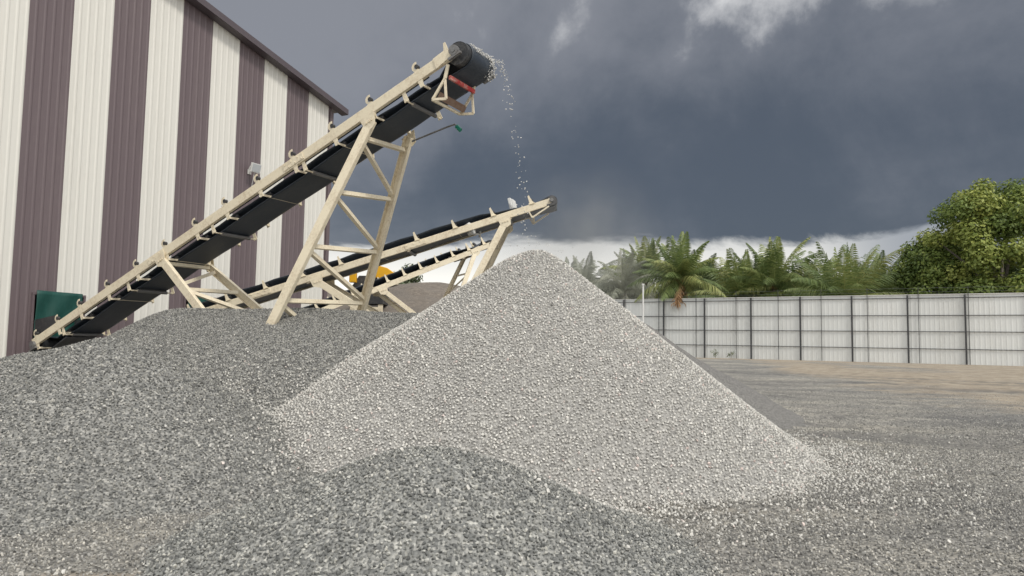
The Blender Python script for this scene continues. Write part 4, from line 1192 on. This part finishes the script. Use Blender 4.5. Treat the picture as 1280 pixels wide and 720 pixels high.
tree("tree", "tree", (px(1252, 63), 63, FZ), "biggest bright green spreading tree rising over the fence", 16, (5.7, 5.0, 6.4), (0, 0, 9.6), 105, 1.35, 330, 0.34, M['tree_leaf'], 41, "broadleaf trees behind the fence", 0.5)
tree("tree", "tree", (px(1172, 66), 66, FZ), "lower rounded green tree joined to the biggest one", 11, (3.7, 3.4, 4.3), (0, 0, 6.8), 52, 1.15, 330, 0.32, M['tree_leaf'], 42, "broadleaf trees behind the fence", 0.32, (0.05, 0.7))
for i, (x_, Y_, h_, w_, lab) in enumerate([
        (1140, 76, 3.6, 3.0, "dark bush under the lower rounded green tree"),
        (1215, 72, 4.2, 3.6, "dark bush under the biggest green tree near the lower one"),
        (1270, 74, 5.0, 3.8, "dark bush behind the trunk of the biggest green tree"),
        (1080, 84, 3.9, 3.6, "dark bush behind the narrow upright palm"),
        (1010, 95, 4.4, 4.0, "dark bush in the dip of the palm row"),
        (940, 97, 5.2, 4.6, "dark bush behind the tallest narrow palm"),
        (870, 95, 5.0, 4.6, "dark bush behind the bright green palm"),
        (800, 97, 5.2, 5.0, "dark bush behind the pale hazy palms")]):
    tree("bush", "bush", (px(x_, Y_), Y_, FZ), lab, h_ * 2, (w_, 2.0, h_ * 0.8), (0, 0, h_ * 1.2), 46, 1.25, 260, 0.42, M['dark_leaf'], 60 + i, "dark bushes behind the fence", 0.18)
for i, (x_, Y_, top, w_, lab) in enumerate([
        (487, 74, 7.6, 1.5, "slender far tree beside the large conveyor's tall legs"),
        (501, 72, 8.3, 1.3, "far round-topped tree beside the tallest far one"),
        (514, 76, 9.5, 1.1, "tallest far tree seen through the gap between the two small conveyors"),
        (534, 72, 6.6, 1.8, "low far bush-like tree above the brown soil"),
        (560, 66, 6.4, 2.2, "brighter green far tree beside the far conveyor's trestle"),
        (588, 68, 6.7, 2.0, "far tree seen through the far conveyor's trestle"),
        (470, 84, 6.2, 2.0, "far tree behind the yellow guards")]):
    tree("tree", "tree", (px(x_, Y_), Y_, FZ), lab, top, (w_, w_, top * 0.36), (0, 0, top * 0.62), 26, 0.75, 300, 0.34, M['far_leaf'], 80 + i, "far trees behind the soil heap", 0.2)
for i, (x_, lab) in enumerate([(897, "larger weed growing at the foot of the fence"), (908, "smaller weed growing at the foot of the fence")]):
    s0 = 1.2 if i == 0 else 2.6
    p = fp(s0, 0.5, FZ)
    rg = np.random.default_rng(90 + i)
    r = thing("weed", lab, "weed", tuple(p), 0, "weeds at the fence")
    V, F, C = leafy([((rg.uniform(-.3, .3), rg.uniform(-.2, .2), 0.25 + 0.35 * k / 4 * (1.3 - i * 0.5)), 0.2, rg.uniform(.0, .5)) for k in range(5)], 500, 0.12, rg)
    np_mesh("leaves", V, F, M['far_leaf'], parent=r, smooth=False, fattrs={"leaf": C})
    mb = MB(); mb.tube([(0, 0, -0.05), (0.03, 0, 0.35), (0, 0.02, 0.6)], 0.015, 5); mb.build("stem", M['trunk'], r)

# ------------------------------------------------------------------ light
SUN_AZ, SUN_EL = R(142), R(52)       # measured from +Y towards +X: behind the camera, a little to the right
sd = bpy.data.lights.new("sun", 'SUN'); sd.energy = 1.5; sd.angle = R(11); sd.color = (1.0, 0.95, 0.87)
so = bpy.data.objects.new("sun", sd); COL.objects.link(so)
dv = Vector((math.sin(SUN_AZ) * math.cos(SUN_EL), math.cos(SUN_AZ) * math.cos(SUN_EL), math.sin(SUN_EL)))
so.rotation_euler = dv.to_track_quat('Z', 'Y').to_euler(); so.location = (0, 0, 40)

world = bpy.data.worlds.new("World"); scene.world = world; world.use_nodes = True
nt = world.node_tree; L = nt.links
for n in list(nt.nodes): nt.nodes.remove(n)
out = nd(nt, "ShaderNodeOutputWorld")
sky = nd(nt, "ShaderNodeTexSky"); sky.sky_type = 'NISHITA'; sky.sun_disc = False; sky.sun_elevation = SUN_EL; sky.sun_rotation = SUN_AZ
bg1 = nd(nt, "ShaderNodeBackground", Strength=0.09); L.new(sky.outputs[0], bg1.inputs[0])
tc = nd(nt, "ShaderNodeTexCoord"); sx = nd(nt, "ShaderNodeSeparateXYZ"); L.new(tc.outputs["Generated"], sx.inputs[0])
def mth(op, a, b=None, c=None, clamp=False):
    n = nt.nodes.new("ShaderNodeMath"); n.operation = op; n.use_clamp = clamp
    for i, q_ in enumerate((a, b, c)):
        if q_ is None: continue
        if isinstance(q_, (int, float)): n.inputs[i].default_value = q_
        else: L.new(q_, n.inputs[i])
    return n.outputs[0]
def smooth(x, a, b):
    n = nt.nodes.new("ShaderNodeMapRange"); n.interpolation_type = 'SMOOTHSTEP'
    L.new(x, n.inputs[0]); n.inputs[1].default_value = a; n.inputs[2].default_value = b
    return n.outputs[0]
def mixc(f, a, b):
    n = nt.nodes.new("ShaderNodeMix"); n.data_type = 'RGBA'
    if isinstance(f, float): n.inputs[0].default_value = f
    else: L.new(f, n.inputs[0])
    for i, q_ in ((6, a), (7, b)):
        if isinstance(q_, tuple): n.inputs[i].default_value = (*q_, 1)
        else: L.new(q_, n.inputs[i])
    return n.outputs[2]
x_, y_, z_ = sx.outputs
zc = mth('MAXIMUM', z_, 0.0)
den = mth('ADD', zc, 0.16)
cmb = nd(nt, "ShaderNodeCombineXYZ"); L.new(mth('DIVIDE', x_, den), cmb.inputs[0]); L.new(mth('DIVIDE', y_, den), cmb.inputs[1])
def noise(scale, detail, rough, off=(0, 0, 0), vec=None, dist=0.0):
    mp = nd(nt, "ShaderNodeMapping"); mp.inputs["Location"].default_value = off; L.new(vec or cmb.outputs[0], mp.inputs[0])
    n = nd(nt, "ShaderNodeTexNoise", Scale=scale, Detail=detail, Roughness=rough, Distortion=dist); L.new(mp.outputs[0], n.inputs["Vector"])
    return n.outputs[0]
nA = noise(0.8, 6, 0.55, (3.1, 1.7, 0), dist=0.5)
nB = noise(2.4, 7, 0.6, (7.7, 2.2, 0), dist=0.4)
flat = nd(nt, "ShaderNodeMapping"); flat.inputs["Scale"].default_value = (1, 1, 3.2); L.new(tc.outputs["Generated"], flat.inputs[0])
nC = noise(5.5, 7, 0.62, (1.7, 9.2, 0), vec=flat.outputs[0], dist=0.6)
nE = noise(3.2, 7, 0.62, (5.3, 2.9, 1.0), vec=flat.outputs[0], dist=0.8)
DARK = (0.063, 0.0755, 0.097); MIDC = (0.195, 0.203, 0.226); PALE = (0.60, 0.60, 0.60); WHITE = (0.92, 0.89, 0.82)
az = mth('ARCTAN2', x_, y_)
# lighter haze towards the left, darker slate to the right
side = smooth(az, 0.15, -0.45)
hi = smooth(z_, 0.20, 0.50)
GEN = tc.outputs["Generated"]
nF = noise(2.6, 8, 0.58, (2.2, 4.4, 0.3), vec=GEN, dist=0.35)
nG = noise(6.5, 8, 0.60, (8.2, 1.4, 2.3), vec=GEN, dist=0.25)
f1 = mth('ADD', mth('ADD', mth('MULTIPLY', nA, 0.35), mth('ADD', mth('MULTIPLY', nF, 0.6), mth('MULTIPLY', mth('SUBTRACT', nG, 0.5), 0.45))), mth('ADD', mth('MULTIPLY', side, 0.34), mth('MULTIPLY', hi, 0.36)))
base = mixc(smooth(f1, 0.40, 0.98), DARK, MIDC)
# ragged bright breaks along the top of the deck, mostly to the right
brk = mth('MULTIPLY', smooth(az, 0.08, 0.34), smooth(az, 0.90, 0.45))
f2 = mth('ADD', mth('ADD', mth('MULTIPLY', nF, 0.75), mth('MULTIPLY', nG, 0.55)), mth('MULTIPLY', smooth(z_, 0.28, 0.48), mth('ADD', 0.15, mth('MULTIPLY', brk, 0.30))))
base = mixc(mth('MULTIPLY', smooth(f2, 0.83, 1.05), 0.95), base, PALE)
nD = noise(1.6, 4, 0.5, (4.2, 0.4, 0), vec=tc.outputs["Generated"])
edge_ = mth('ADD', z_, mth('ADD', mth('MULTIPLY', mth('SUBTRACT', nC, 0.5), 0.075), mth('MULTIPLY', mth('SUBTRACT', nD, 0.5), 0.05)))
band = smooth(edge_, 0.146, 0.128)
# the strip greys off to the right and towards the cloud
strip = mixc(smooth(z_, 0.04, 0.16), WHITE, (0.50, 0.50, 0.49))
strip = mixc(smooth(az, 0.36, 0.52), strip, (0.27, 0.285, 0.31))
base = mixc(band, base, strip)
# the open, bright overcast behind the camera and overhead
back = smooth(y_, 0.45, -0.35)
topm = smooth(z_, 0.55, 0.95)
bright = mth('MAXIMUM', back, topm)
base = mixc(bright, base, (0.86, 0.86, 0.85))
bg2 = nd(nt, "ShaderNodeBackground", Strength=1.0); L.new(base, bg2.inputs[0])
ms = nd(nt, "ShaderNodeMixShader"); ms.inputs[0].default_value = 0.94
L.new(bg1.outputs[0], ms.inputs[1]); L.new(bg2.outputs[0], ms.inputs[2]); L.new(ms.outputs[0], out.inputs[0])

scene.view_settings.view_transform = 'Standard'
scene.view_settings.look = 'None'
scene.view_settings.gamma = 1.0
scene.view_settings.exposure = 0.42
scene.render.engine = 'CYCLES'
